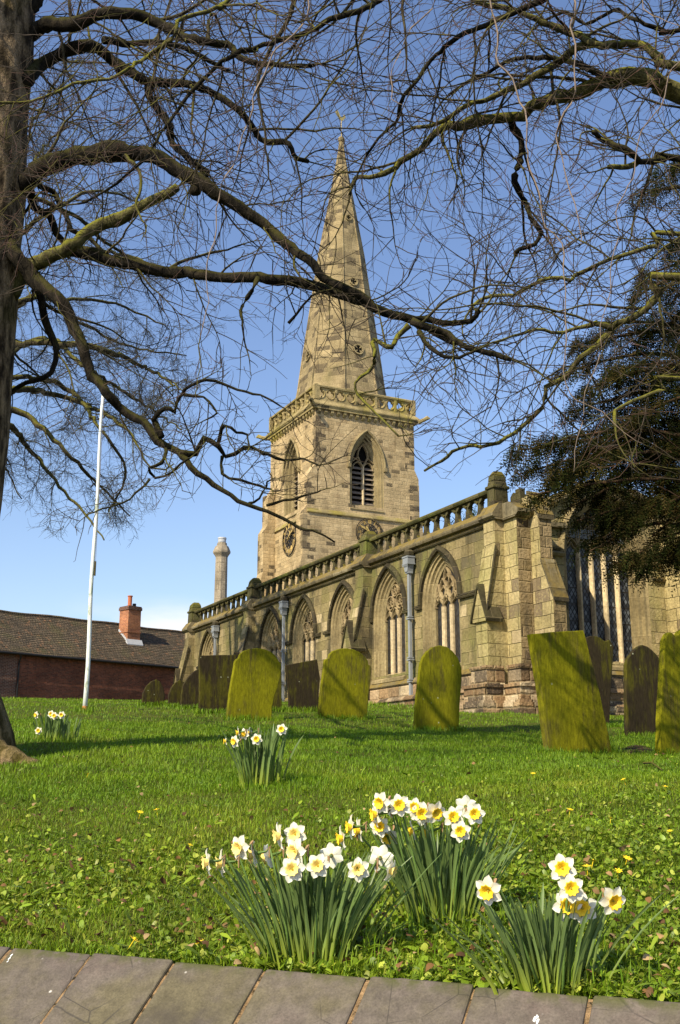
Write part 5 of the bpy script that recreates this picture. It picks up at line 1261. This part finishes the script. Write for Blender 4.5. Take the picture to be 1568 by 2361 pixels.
def c1(*p): return [(x / 2, y / 2) for x, y in p]
def c2(*p): return [(x / 2 + 784, y / 2) for x, y in p]
def c3(*p): return [(x / 2, y / 2 + 590.3) for x, y in p]
def c4(*p): return [(x / 2 + 784, y / 2 + 590.3) for x, y in p]

# the tree whose trunk stands at the left edge of the frame
b = hit2(-28, 1752); TY = b.y
lt = Tree('beech_tree', (b.x - .25, b.y, b.z), 'big bare beech tree with its thick trunk along the left edge', 'tree', M)
edge = [(36, 1752), (-6, 1690), (-36, 1600), (-38, 1450), (-20, 1250), (0, 1100), (18, 900), (33, 720), (43, 600), (54, 430), (59, 260), (64, 130), (70, 0), (84, -250), (104, -600), (124, -1000)]
P = []; rr = []
for i, (x, y) in enumerate(edge):
    r = [.60, .49, .43, .42, .41, .40, .40, .40, .40, .39, .38, .37, .36, .33, .27, .2][i]; q = np.array(at(x, y, TY)); q[0] -= r; P.append(q); rr.append(r)
P[0][2] -= .2
Q = smooth_path(P, .16); rad = np.interp(np.linspace(0, 1, len(Q)), np.linspace(0, 1, len(rr)), rr)
tm = MB(); k = 26; rings = []
for i, q in enumerate(Q):
    ring = []
    for j in range(k):
        a = 2 * math.pi * j / k; f = 1 + .05 * mnoise.noise(Vector((math.cos(a) * 1.6, math.sin(a) * 1.6, q[2] * .8))) + .03 * mnoise.noise(Vector((math.cos(a) * 5, math.sin(a) * 5, q[2] * 2.1))) + (.10 * math.sin(a * 5 + 1) * max(0, 1 - (q[2] - b.z) / .9))
        ring.append((q[0] - lt.loc[0] + rad[i] * f * math.cos(a), q[1] - lt.loc[1] + rad[i] * f * math.sin(a), q[2] - lt.loc[2]))
    rings.append(ring)
tm.loft(rings, True, True); o = tm.build('trunk', M['bark'], lt.root, smooth=True)
for pts, r0 in (([(-60, 1690), (-20, 1728), (20, 1746), (55, 1755), (92, 1764)], .15), ([(-120, 1650), (-60, 1760), (-30, 1800)], .3)):
    Pn = [np.array(at(x, y, TY - .30 * i / len(pts))) for i, (x, y) in enumerate(pts)]
    for i in range(2, len(Pn)): Pn[i][2] = gz(Pn[i][0], Pn[i][1]) + (.02, -.01, -.05, -.08)[min(i - 2, 3)]
    Q = smooth_path(Pn, .1); lt.tubepart('root', Q, np.linspace(r0, .06, len(Q)) * (1 + .16 * np.sin(np.arange(len(Q)) * 1.9)), 'bark', 14, .10)
for (dx, dy, h0, h1, r0) in ((-3.6, 2.8, 4.2, 6.6, .10), (-2.4, 4.6, 5.0, 7.4, .09), (-4.6, -.5, 4.6, 7.0, .10), (-2.9, -3.2, 5.2, 7.8, .09), (-1.9, 5.9, 6.4, 9.2, .08), (-4.2, 1.5, 6.8, 9.5, .08), (-2.6, 3.6, 7.6, 8.6, .06), (-1.2, -4.0, 6.4, 9.0, .08), (-3.2, 4.4, 3.6, 5.2, .06)):  # unseen limbs outside the frame, added to cast more branch shadows
    o3 = lt.loc; c_ = np.array([o3[0] - .2, o3[1], 0]); A = c_ + np.array([dx * .02, dy * .02, o3[2] + h0]); Bq = c_ + np.array([dx * .45, dy * .45, o3[2] + h0 + (h1 - h0) * .75]); D = c_ + np.array([dx, dy, o3[2] + h1])
    Q = smooth_path([A, Bq, D], .09, .01); Q = Q + np.array([[mnoise.noise(Vector(q * 1.3)), mnoise.noise(Vector(q * 1.3 + 9)), mnoise.noise(Vector(q * 1.3 + 33))] for q in Q]) * .16 * np.minimum(1, np.arange(len(Q)) / 12)[:, None]
    rad = np.linspace(r0, .02, len(Q)); lt.tubepart('limb', Q, rad, 'limb', 8, .05); lt.dress(Q, rad, .55, 1.1, .2, 1.)
L1 = lt.limb([(20, 455), (40, 440), (75, 415), (110, 385), (180, 362), (265, 350), (340, 355), (400, 385), (480, 430), (545, 475), (620, 530), (690, 590), (745, 640), (800, 672), (850, 693), (915, 722), (985, 740), (1040, 748), (1085, 738), (1102, 716)], .105, .022, TY, TY - .8, dens=.9, blen=.8)
lt.limb(c4((330, 300), (420, 332), (490, 352), (560, 410), (640, 440), (720, 465), (790, 478)), .036, .018, TY - .85, TY - 1., blen=.7)
lt.limb(c4((365, 350), (390, 395), (440, 450), (520, 470), (580, 455), (640, 430)), .024, .010, TY - .85, TY - 1.2, blen=.6, dens=1.3)
lt.limb([(470, 408), (455, 420), (452, 436), (447, 440)], .05, .052, TY - .3, TY - .35, auto=False)
lt.limb([(20, 680), (60, 625), (110, 590), (165, 565), (230, 520), (310, 480), (370, 455), (408, 432)], .085, .04, TY, TY - .5, mat='limb_green', dens=.8, blen=.7)
lt.limb([(150, 573), (215, 590), (255, 602), (330, 612), (430, 630), (520, 637), (620, 648), (700, 657), (760, 675), (850, 702), (930, 728), (990, 760), (1050, 790)], .062, .034, TY - .1, TY - .55, dens=.6, blen=.7)
FREE[0] = 150
L3 = lt.limb([(20, 560), (45, 600), (85, 640), (130, 690), (165, 745), (190, 805), (215, 865), (245, 905), (290, 950), (340, 990), (395, 1030), (430, 1070), (475, 1110), (530, 1140), (600, 1170), (656, 1196), (687, 1216), (725, 1222), (772, 1250)], .078, .007, TY - .1, TY - 1.0, dens=.45, blen=.45)
FREE[0] = 0
lt.limb(c3((30, 0), (90, 60), (150, 130), (190, 250), (240, 380), (250, 450), (230, 540), (120, 580), (60, 620)), .05, .02, TY + .2, TY + .5, blen=.8)
lt.limb([(25, 205), (55, 185), (110, 140), (170, 110), (230, 112), (265, 140), (310, 168), (345, 185), (390, 192), (450, 202), (500, 220), (545, 245), (575, 280), (595, 305), (615, 325), (665, 335), (675, 360), (710, 372)], .075, .022, TY, TY + .8, dens=1.0)
lt.limb(c1((690, 370), (690, 440), (740, 510), (775, 570), (790, 640), (840, 700), (900, 760), (960, 800)), .045, .03, TY + .3, TY + .5, blen=.7)
lt.limb(c1((50, 190), (150, 150), (200, 105), (330, 110), (430, 80), (560, 60), (680, 80), (780, 115), (850, 165), (930, 190), (1050, 215), (1110, 250), (1150, 270), (1300, 310), (1450, 300)), .085, .018, TY, TY - .6)
lt.limb(c1((480, 185), (600, 205), (730, 200), (830, 215), (930, 260), (1000, 300), (1060, 330)), .04, .02, TY + .2, TY + .9)
lt.limb(c1((60, 80), (150, 20), (200, -40), (320, -90), (520, -70), (760, -110), (980, -60), (1150, -90)), .08, .03, TY, TY + .5, dens=.8, blen=1.2)
lt.limb(c1((60, 800), (130, 850), (160, 960), (230, 1000), (260, 1080), (330, 1140)), .05, .03, TY + .3, TY + .6, blen=.7)
lt.limb(c1((60, 800), (190, 860), (240, 890), (290, 985), (330, 1050), (420, 1100), (470, 1170)), .036, .02, TY + .2, TY, blen=.7)
# the twisted arms growing out of the long drooping limb
for pp_, r0 in ((c3((830, 905), (905, 918), (940, 848), (1000, 882), (1035, 920), (1130, 885), (1240, 922), (1310, 952), (1400, 935), (1470, 965)), .030), (c3((745, 835), (715, 760), (720, 735), (765, 700), (815, 725), (830, 660), (870, 605), (930, 580), (1000, 572), (1100, 615), (1200, 640), (1290, 690)), .026), (c3((1000, 880), (1022, 800), (1045, 780), (1090, 812), (1140, 830), (1150, 885)), .018),
              (c3((1025, 925), (1025, 1005), (1100, 1030), (1200, 1062), (1250, 1075)), .016), (c3((765, 890), (745, 955), (690, 978), (712, 1022), (785, 1000), (830, 960), (880, 930)), .018), (c3((850, 640), (940, 650), (985, 690), (1000, 730), (960, 750)), .014), (c3((1230, 1150), (1300, 1130), (1400, 1110), (1480, 1080)), .014), (c3((1150, 1140), (1195, 1120), (1220, 1060), (1235, 1040)), .012),
              (c3((1190, 100), (1160, 160), (1120, 230), (1120, 320), (1130, 405)), .024), (c3((1330, 310), (1400, 220), (1440, 180), (1500, 160)), .014), (c3((690, 1030), (620, 1095), (560, 1140), (470, 1165)), .012)):
    FREE[0] = 260; Q = lt.limb(pp_, r0, .007, TY - .7, TY - .95, dens=1.2, blen=.34, tiplen=.5, n=7, lump=.10)
FREE[0] = 0
lt.limb(c4((320, 318), (270, 370), (235, 415), (160, 400), (140, 470), (140, 520), (90, 560), (75, 610), (110, 650), (150, 690), (200, 760), (270, 830)), .026, .008, TY - .8, TY - 1.2, dens=.7, blen=.35, tiplen=.7, mat='limb_green', n=7, lump=.1)
lt.finish()

# the tree that reaches in from the right, its trunk beyond the frame
g = Vector((5.6, 8.4, 0)); g.z = gz(5.6, 8.4)
rt = Tree('beech_tree', tuple(g), 'bare tree reaching in from the right with green mossy limbs', 'tree', M, twigmat='twig')
Q = smooth_path([(5.6, 8.4, g.z - .2), (5.58, 8.4, g.z + 1.5), (5.5, 8.4, g.z + 4), (5.45, 8.3, g.z + 6.5), (5.5, 8.2, g.z + 9), (5.4, 8.1, g.z + 12)], .3)
rt.tubepart('trunk', Q, np.interp(np.linspace(0, 1, len(Q)), [0, .1, .4, 1], [.6, .46, .40, .2]), 'bark', 18, .02)
def tz(h): return (5.48, 8.35, g.z + h)
rt.limb(c2((1568, 445), (1480, 395), (1400, 368), (1310, 345), (1220, 372), (1140, 402), (1060, 442), (960, 465), (870, 482), (830, 522), (750, 542), (660, 562), (560, 590), (480, 595), (430, 642), (370, 700), (290, 752), (210, 790), (130, 812), (70, 825), (45, 900)), .155, .018, 8.6, 9.6, mat='limb_green', dens=1.15, blen=.95, prepend=tz(5.0), lump=.07)
rt.limb(c2((1568, 310), (1480, 260), (1380, 215), (1280, 200), (1180, 190), (1070, 160), (960, 115), (860, 75), (750, 40), (640, 0), (520, -40)), .060, .022, 8.2, 8.8, mat='limb_green', prepend=tz(6.4))
rt.limb(c2((1210, 350), (1110, 300), (1020, 280), (900, 262), (800, 272), (720, 310), (640, 352), (570, 392), (500, 440)), .036, .012, 8.9, 9.5)
rt.limb(c2((1180, 195), (1100, 225), (1000, 290), (920, 340), (830, 400), (740, 440), (650, 470), (560, 512), (490, 560), (420, 580), (330, 590)), .040, .016, 8.5, 9.2, mat='limb_green')
rt.limb(c2((1568, 740), (1480, 745), (1380, 735), (1300, 690), (1210, 650), (1170, 610)), .052, .022, 8.4, 8.0, dens=1.2, blen=.7, prepend=tz(4.0))
rt.limb(c2((1380, 740), (1330, 765), (1290, 772), (1240, 770)), .028, .02, 8.2, 8.0, mat='limb_green', blen=.6)
rt.limb(c2((780, 545), (800, 580), (838, 632), (832, 700), (818, 780), (812, 840), (855, 920), (885, 1000), (925, 1058), (895, 1118), (822, 1150), (810, 1180)), .038, .020, 9.2, 9.3, dens=1.2, blen=.8, lump=.1)
rt.limb(c4((1568, 90), (1480, 180), (1420, 235), (1330, 280), (1260, 330), (1210, 390), (1150, 440), (1080, 500), (1020, 560), (950, 610), (920, 700), (860, 760), (800, 810), (740, 860), (660, 880), (600, 885), (520, 910), (440, 960), (390, 990)), .062, .010, 8.0, 8.8, mat='limb_green', dens=1.5, blen=.85, prepend=tz(3.4))
rt.limb(c4((1260, 335), (1180, 310), (1100, 330), (1000, 355), (900, 345), (800, 370), (700, 400)), .022, .01, 8.2, 8.6, mat='limb_green', dens=1.3)
rt.limb(c4((1568, 560), (1500, 610), (1430, 640), (1350, 670), (1270, 710), (1270, 790)), .030, .014, 7.8, 7.6, mat='limb_green', blen=.6, prepend=tz(2.6))
rt.limb(c4((1568, -100), (1450, -60), (1300, 5), (1190, 50), (1100, 90), (1050, 110), (970, 100), (880, 130), (800, 180), (700, 190), (640, 205), (600, 250)), .030, .014, 8.2, 8.6, mat='limb_green', dens=1.3, prepend=tz(3.6))
rt.limb(c2((1568, 150), (1500, 155), (1400, 110), (1330, 80), (1290, 50), (1220, 70), (1130, 110), (1040, 60), (950, 90), (900, 130)), .040, .012, 8.8, 9.3, dens=1.2, prepend=tz(6.8))
rt.limb(c2((1568, -120), (1380, -160), (1150, -140), (900, -170), (600, -150), (300, -180), (0, -140), (-300, -160)), .11, .05, 8.2, 7.6, dens=1.2, blen=1.3, prepend=tz(8))
rt.limb(c2((1060, -130), (1000, -60), (880, 30), (760, 90), (640, 130), (520, 200), (420, 280), (330, 390), (280, 470), (250, 560), (180, 640), (120, 720)), .032, .012, 8.0, 8.8, dens=1.1, mat='limb')
# moss-green pieces overhead and the pale hanging shoots close to the eye
rt.limb([(900, -80), (700, -60), (550, 0), (500, 12), (430, 40), (395, 90), (350, 120), (300, 155), (225, 180), (125, 210), (70, 235), (0, 236)], .026, .009, 7.2, 6.4, mat='limb_green', dens=1.2, blen=.7, n=7)
rt.limb([(960, -85), (880, -5), (830, 28), (750, 55), (690, 75), (640, 95), (560, 110), (440, 200), (380, 300), (330, 370), (250, 440), (180, 470)], .030, .008, 7.4, 7.0, mat='limb', dens=1.2, blen=.7, n=7)
PALE = [[(720, -90), (711, 0), (700, 35), (680, 70), (645, 110), (610, 170), (585, 245), (555, 310), (530, 380), (510, 450), (490, 530), (478, 640), (478, 720), (455, 785)],
        [(1130, -90), (1124, 0), (1134, 45), (1149, 95), (1154, 145), (1179, 185), (1199, 235), (1214, 285), (1219, 350), (1219, 400), (1244, 465), (1269, 520), (1294, 560), (1299, 665), (1304, 730), (1309, 830), (1324, 925), (1384, 960), (1434, 990), (1485, 1018)],
        [(1300, -80), (1319, 0), (1321, 65), (1331, 125), (1326, 210), (1304, 260), (1289, 310), (1289, 360), (1309, 435), (1339, 520), (1329, 565), (1300, 548)],
        [(1010, -90), (1004, 0), (964, 50), (929, 105), (904, 180), (909, 235), (939, 250)], [(1510, -90), (1480, 0), (1520, 40), (1568, 62)],
        [(1190, -80), (1170, 40), (1130, 120), (1060, 230), (1010, 330), (985, 430)], [(1640, -60), (1590, 90), (1540, 200), (1490, 300), (1440, 450), (1420, 560), (1400, 700), (1370, 860), (1350, 960), (1320, 1080)], [(880, -80), (840, 60), (790, 170), (740, 250), (700, 340), (660, 450), (650, 520)],
        [(380, -80), (330, 40), (240, 100), (150, 190), (60, 250), (-40, 300)], [(300, -80), (230, 60), (215, 220), (160, 330), (80, 420), (-30, 520)], [(480, 120), (380, 220), (250, 300), (120, 400), (20, 470), (-40, 520)], [(330, 270), (240, 350), (180, 420), (90, 500), (-20, 560)], [(260, 200), (180, 240), (100, 270), (-10, 330)]]
pw = Tree('beech_tree', (5.48, 8.35, g.z), '', '', M) if False else None
hang = Wood(); hangt = Wood(); sv = rt.tw; rt.tw = hangt
for i, path in enumerate(PALE):
    y0 = random.uniform(6.0, 6.8); m_ = len(path)
    Pp = [np.array(at(x, y, y0 - .5 * k / m_)) for k, (x, y) in enumerate(path)]; Q = smooth_path(Pp, .07, .003); r0 = (.007, .0078, .0078, .0065, .005, .005, .005, .0045)[i] if i < 8 else .005
    Q = Q + np.array([[mnoise.noise(Vector(q * 4 + i)), 0, mnoise.noise(Vector(q * 4 + 33))] for q in Q]) * .05
    o = rt.tubepart('hanging_shoot', Q, np.linspace(r0, .0025, len(Q)) * (1 + .10 * np.sin(np.arange(len(Q)) * .9)), 'twig_pale' if i < 5 or i == 6 else 'branch', 6)
    nb = len(rt.branches); rt.dress(Q, np.linspace(r0, .003, len(Q)), .9 if i < 8 else 1.6, .42, .2, .6, .30, .05)
rt.tw = sv
o = hangt.build('shoot_twigs', M['twig_red'], rt.root, rt.loc); tag(o, kind='stuff')
rt.finish()

# the smaller bare tree farther off behind the flagpole
b = hit2(-90, 1612) if False else Vector((-11.3, 31, gz(-11.3, 31)))
ft = Tree('bare_tree', tuple(b), 'distant bare tree with drooping fine twigs behind the flagpole top', 'tree', {**M, 'branch': M['branch'], 'twig': M['twig_far']})
Q = smooth_path([(b.x, b.y, b.z - .2), (b.x + .1, b.y, b.z + 3), (b.x, b.y, b.z + 6), (b.x + .2, b.y, b.z + 10), (b.x, b.y, b.z + 14)], .5)
ft.tubepart('trunk', Q, np.linspace(.45, .16, len(Q)), 'bark', 14, .03)
class FarWood: pass
def far_limb(path, z0, r0):
    Pp = [np.array((b.x + .1, b.y, b.z + z0))] + [np.array(at(x, y, 31 + random.uniform(-2.5, 2.5))) for x, y in path]
    Q = smooth_path(Pp, .3, .03); rad = np.linspace(r0, .02, len(Q)); ft.tubepart('limb', Q, rad, 'branch', 7, .06)
    seg = np.linalg.norm(np.diff(Q, axis=0), axis=1); cum = np.concatenate([[0], np.cumsum(seg)]); x = cum[-1] * .25; sg = 1
    while x < cum[-1]:
        i = min(int(np.searchsorted(cum, x)), len(Q) - 2); T = unit(Q[i + 1] - Q[i]); sg = -sg
        d = unit(T + unit(np.cross(T, np.array([0, -1, .2]))) * sg * random.uniform(.4, 1) + rng.normal(0, .4, 3)); L = random.uniform(.9, 2.4)
        B = wander(Q[i], d, L, 9, .2, .14)
        if allowed(B[-1]):
            ft.branches.append((B, random.uniform(.012, .024)))
            for j in range(1, 10):
                for _ in range(2):
                    S = wander(B[j], unit(unit(B[j] - B[j - 1]) + rng.normal(0, .6, 3)), random.uniform(.3, 1.0), 5, .2, .12)
                    if not allowed(S[-1]): continue
                    ft.tw.add(S, .0075, .003)
                    for m in range(1, 5):
                        W = wander(S[m], unit(unit(S[m] - S[m - 1]) + rng.normal(0, .6, 3)), random.uniform(.15, .5), 2, .2, .1)
                        if allowed(W[-1]): ft.tw.add(W, .0045, .0025)
        x += random.uniform(.42, .95)
for path, z0, r0 in (([(20, 900), (110, 905), (200, 935), (290, 990), (350, 1080), (400, 1070)], 9, .14), ([(30, 800), (140, 790), (250, 810), (340, 850), (420, 900)], 10, .13), ([(20, 980), (70, 1040), (130, 1110), (190, 1180), (240, 1245)], 8.5, .12), ([(60, 960), (150, 1040), (230, 1120), (300, 1190)], 9, .11), ([(40, 700), (150, 690), (270, 700), (390, 760)], 11, .12), ([(60, 620), (180, 580), (300, 590), (400, 640)], 12, .11),
                     ([(30, 560), (130, 480), (230, 440), (330, 470)], 12.5, .10), ([(40, 450), (110, 330), (190, 270), (280, 290)], 13, .09), ([(-10, 1010), (20, 1090), (50, 1150)], 8, .08), ([(60, 870), (160, 900), (230, 985), (290, 1090), (250, 1180)], 9.5, .10), ([(100, 780), (200, 850), (330, 930), (420, 990)], 10, .10), ([(50, 350), (120, 200), (180, 130)], 13.5, .08), ([(80, 680), (180, 740), (300, 800), (430, 820)], 11, .10)):
    far_limb(path, z0, r0)
ft.finish(60)

# evergreen yew overhanging the east end, and a pine far behind the church
def evergreen(root, blobs, n, length, mat, palette, seed, droop=.5, side_n=9, needle=.30):
    g = np.random.default_rng(seed); V = []; F = []; K = []; off = 0
    wts = np.array([q[3] ** 2 for q in blobs]); wts = wts / wts.sum(); pal = np.array(palette)
    ids = g.choice(len(blobs), n, p=wts); loc = np.array(root.location)
    for i in ids:
        cx, cy, cz, r = blobs[i][:4]; d = unit(g.normal(0, 1, 3)); rad = r * (g.random() ** .5) * 1.32
        p = np.array([cx, cy, cz]) + d * rad * np.array([1, .9, .85])
        q_ = mnoise.noise(Vector(p * 1.5)) + .5 * mnoise.noise(Vector(p * 3.7)); edge_ = rad / r
        if q_ < -.45 + .62 * max(0, edge_ - .35): continue
        ax = unit(d * .7 + np.array([0, 0, -droop]) + g.normal(0, .35, 3)); L = length * g.uniform(.5, 1.25); sd = unit(np.cross(ax, g.normal(0, 1, 3))); nr = np.cross(ax, sd)
        t = np.linspace(.05, 1, side_n); cc = pal[g.integers(0, len(pal))] * g.uniform(.6, 1.5)
        v = []
        for k, tt in enumerate(t):
            c = p + ax * L * tt + np.array([0, 0, -.10 * L * tt * tt * droop * 3]); s = 1 if k % 2 else -1; w = L * needle * (1.05 - .75 * tt) * g.uniform(.7, 1.2)
            tip = c + (sd * s * .85 + ax * .65 + nr * g.normal(0, .25)) * w; e = ax * L * .045
            v += [c - e, c + e, tip + e * .5, tip - e * .5]
        v = np.array(v); V.append(v); m = len(v); F.append(np.arange(off, off + m)); off += m; K.append(np.tile(cc, (m, 1)) * g.uniform(.8, 1.2, (m, 1)))
    V = np.concatenate(V) - loc; F = np.concatenate(F)
    return big_mesh('crown', V, F, np.full(len(F) // 4, 4), mat, root, np.concatenate(K))
YP = Vector((9.6, 21.5, 0)); YP.z = gz(9.6, 21.5)
yew = empty('yew_tree', YP, label='dense dark evergreen yew overhanging the east window from the right', cat='tree')
Q = smooth_path([(9.6, 21.5, YP.z - .2), (9.55, 21.5, YP.z + 2), (9.4, 21.4, YP.z + 5), (9.3, 21.4, YP.z + 9), (9.2, 21.3, YP.z + 12)], .4)
m = MB(); m.tube(Q - np.array(YP), list(np.linspace(.55, .12, len(Q))), 14); m.build('trunk', M['yewbark'], yew, smooth=True)
def boughs(root, paths, per, length, mat, palette, seed, spread=.52, needle=.30, side_n=9):
    g = np.random.default_rng(seed); V = []; F = []; K = []; off = 0; pal = np.array(palette); loc = np.array(root.location)
    for Q, dens in paths:
        D = np.gradient(Q, axis=0); n = int(per * dens)
        tone = g.uniform(.7, 1.35); ids = np.sort(g.random(n) ** .72)
        for t in ids:
            if t < .18: continue
            i = min(int(t * (len(Q) - 1)), len(Q) - 2); d = unit(D[i]); sd = unit(np.cross(d, [0, 0, 1])); k = spread * (1.25 - .85 * t)
            sg = g.normal(0, 1); p = Q[i] + sd * sg * k + np.array([0, 0, -g.normal(-.25, .45) * k - .06 * sg * sg * k])
            if mnoise.noise(Vector(p * 1.7)) < -.16 or mnoise.noise(Vector(p * 4.1)) < -.33: continue
            ax = unit(d * .8 + sd * np.sign(sg) * .5 + np.array([0, 0, -.45 - .35 * t]) + g.normal(0, .30, 3)); L = length * g.uniform(.45, 1.25); s2 = unit(np.cross(ax, g.normal(0, 1, 3))); nr = np.cross(ax, s2)
            cc = pal[g.integers(0, len(pal))] * g.uniform(.6, 1.5) * tone; v = []
            for q, tt in enumerate(np.linspace(.05, 1, side_n)):
                c = p + ax * L * tt + np.array([0, 0, -.16 * L * tt * tt]); s_ = 1 if q % 2 else -1; w = L * needle * (1.05 - .75 * tt) * g.uniform(.7, 1.2)
                tip = c + (s2 * s_ * .85 + ax * .65 + nr * g.normal(0, .25)) * w; e = ax * L * .040; v += [c - e, c + e, tip + e * .5, tip - e * .5]
            v = np.array(v); V.append(v); m = len(v); F.append(np.arange(off, off + m)); off += m; K.append(np.tile(cc, (m, 1)) * g.uniform(.8, 1.2, (m, 1)))
    V = np.concatenate(V) - loc; F = np.concatenate(F)
    return big_mesh('crown', V, F, np.full(len(F) // 4, 4), mat, root, np.concatenate(K))
tips = [(1192, 1040), (1200, 1092), (1222, 1140), (1262, 1112), (1285, 1182), (1250, 1022), (1300, 952), (1318, 1075), (1292, 862), (1332, 796), (1345, 900), (1388, 742), (1400, 860), (1450, 694), (1472, 640), (1492, 560), (1468, 452), (1505, 420), (1545, 396), (1330, 1200), (1372, 1140), (1390, 1240), (1418, 1300), (1452, 1285), (1490, 1312), (1540, 1275), (1585, 1310), (1430, 980), (1440, 1100), (1480, 780), (1500, 900), (1520, 1020), (1470, 1180), (1550, 1140), (1545, 700), (1560, 560), (1580, 830), (1600, 980), (1620, 1150), (1600, 460), (1650, 600), (1660, 780), (1700, 950), (1720, 1120), (1740, 700), (1330, 1010), (1380, 1050), (1410, 1200), (1505, 1235), (1360, 1270)]
paths = []; wb = []
for i, (x, y) in enumerate(tips):
    Y = 19.6 + random.uniform(0, 1.6) + (.6 if y < 800 else 0); tip = np.array(at(x, y, Y)); z0 = min(max(tip[2] + random.uniform(-.2, .5), YP.z + 2.2), YP.z + 11.5)
    s0 = np.array((9.3, 21.4, z0)); mid = s0 + (tip - s0) * .55 + np.array((random.uniform(-.3, .3), random.uniform(-.5, .5), .45 + random.uniform(-.1, .3)))
    Q = smooth_path([s0, mid, tip], .15, .01); dens = np.linalg.norm(tip - s0) / 5; paths.append((Q, dens)); m = MB(); m.tube(Q - np.array(YP), list(np.linspace(.075, .012, len(Q))), 6); m.build('bough', M['yewbark'], yew, smooth=True)
cr_ = boughs(yew, paths, 840, .34, M['yew'], [(.013, .018, .004), (.009, .012, .003), (.020, .024, .005), (.028, .025, .006), (.044, .032, .010)], 5)  # needles of both crowns very dark: the tree's shade is in the colour
core = []
for (x, y, r) in [(1510, 1000, 110), (1420, 1085, 80), (1340, 1080, 55), (1530, 860, 95), (1450, 960, 70), (1560, 1130, 95), (1460, 1180, 55), (1560, 730, 70), (1640, 900, 190), (1660, 660, 130), (1560, 590, 45), (1390, 960, 45), (1290, 1085, 35), (1640, 1130, 90)]:
    p = at(x, y, 20.9); core.append((p.x, p.y, p.z, r * 20.9 / 2420))
evergreen(yew, core, 9000, .30, M['yew'], [(.010, .015, .005), (.007, .010, .004), (.015, .019, .006)], 6).name = 'inner_crown'
for (x, y, Y, h, r, lab) in ((1215, 1150, 62, 3.2, 2.0, 'dark pine top showing through the parapet balusters'), (1075, 1180, 66, 2.4, 1.3, 'small pine top glimpsed between the balusters left of the corner stump')):
    p = at(x, y, Y); gb = Vector((p.x, Y, gz(p.x, Y))); pn = empty('pine_tree', gb, label=lab, cat='tree', group='pines behind the church')
    m = MB(); m.tube([(0, 0, -.2), (0, 0, (p.z - gb.z) * .6), (0, 0, p.z - gb.z)], [.3, .22, .05], 8); m.build('trunk', M['yewbark'], pn, smooth=True)
    bl = [(p.x + random.uniform(-r, r) * (.3 + .8 * t), Y + random.uniform(-r, r), p.z - .4 - h * 1.8 * t, .55 + .4 * t) for t in np.linspace(0, 1, 14)]
    evergreen(pn, bl, 1800, .7, M['yew'], [(.03, .055, .02), (.04, .07, .02), (.025, .045, .018)], 9, droop=.1)

# bare earth and a few fallen twigs by the leaning slab
m = MB(); ring = [hit2(*z5(x, y)) for x, y in ((985, 1400), (1050, 1362), (1130, 1350), (1230, 1352), (1310, 1370), (1335, 1400), (1325, 1450), (1240, 1462), (1150, 1455), (1060, 1470), (1000, 1450))]
cpt = sum(ring, Vector()) / len(ring); inner = [cpt + (p - cpt) * .55 + Vector((0, 0, .022)) for p in ring]
ring = [p + Vector((0, 0, -.01)) for p in ring]; m.loft([ring, inner, [cpt + (p - cpt) * .1 + Vector((0, 0, .025)) for p in ring]], True, True)
tag(m.build('bare_earth', simple('damp_dark_soil', (.075, .050, .026), 1, .6, 14, .05, bump=1), smooth=True), kind='structure')
for (pts, lab) in (([(1408, 2756), (1430, 2745), (1452, 2766), (1470, 2770)], 'dead twig lying in the grass left of the round-topped gravestone'), ([(2163, 2964), (2180, 2975), (2192, 2990)], 'dead twig at the left foot of the big leaning slab'), ([(2575, 3068), (2610, 3078), (2650, 3098)], 'pale dead twig in the turf below the bare earth'), ([(1600, 2795), (1625, 2782), (1650, 2800)], 'dead twig right of the round-topped gravestone foot')):
    P = [hit2(x / 1.7347, y / 1.7347) for x, y in pts]; P = [p + Vector((0, 0, .03 + .02 * (i % 2))) for i, p in enumerate(P)]; b0 = P[0]; m = MB()
    m.tube([p - b0 for p in P], [.009, .008, .006, .003][:len(P)], 5); m.tube([P[1] - b0, P[1] - b0 + Vector((.06, .05, .07))], [.005, .002], 4)
    o = m.build('fallen_twig', M['branch']); o.location = b0; tag(o, lab, 'twig', 'dead twigs lying on the lawn')
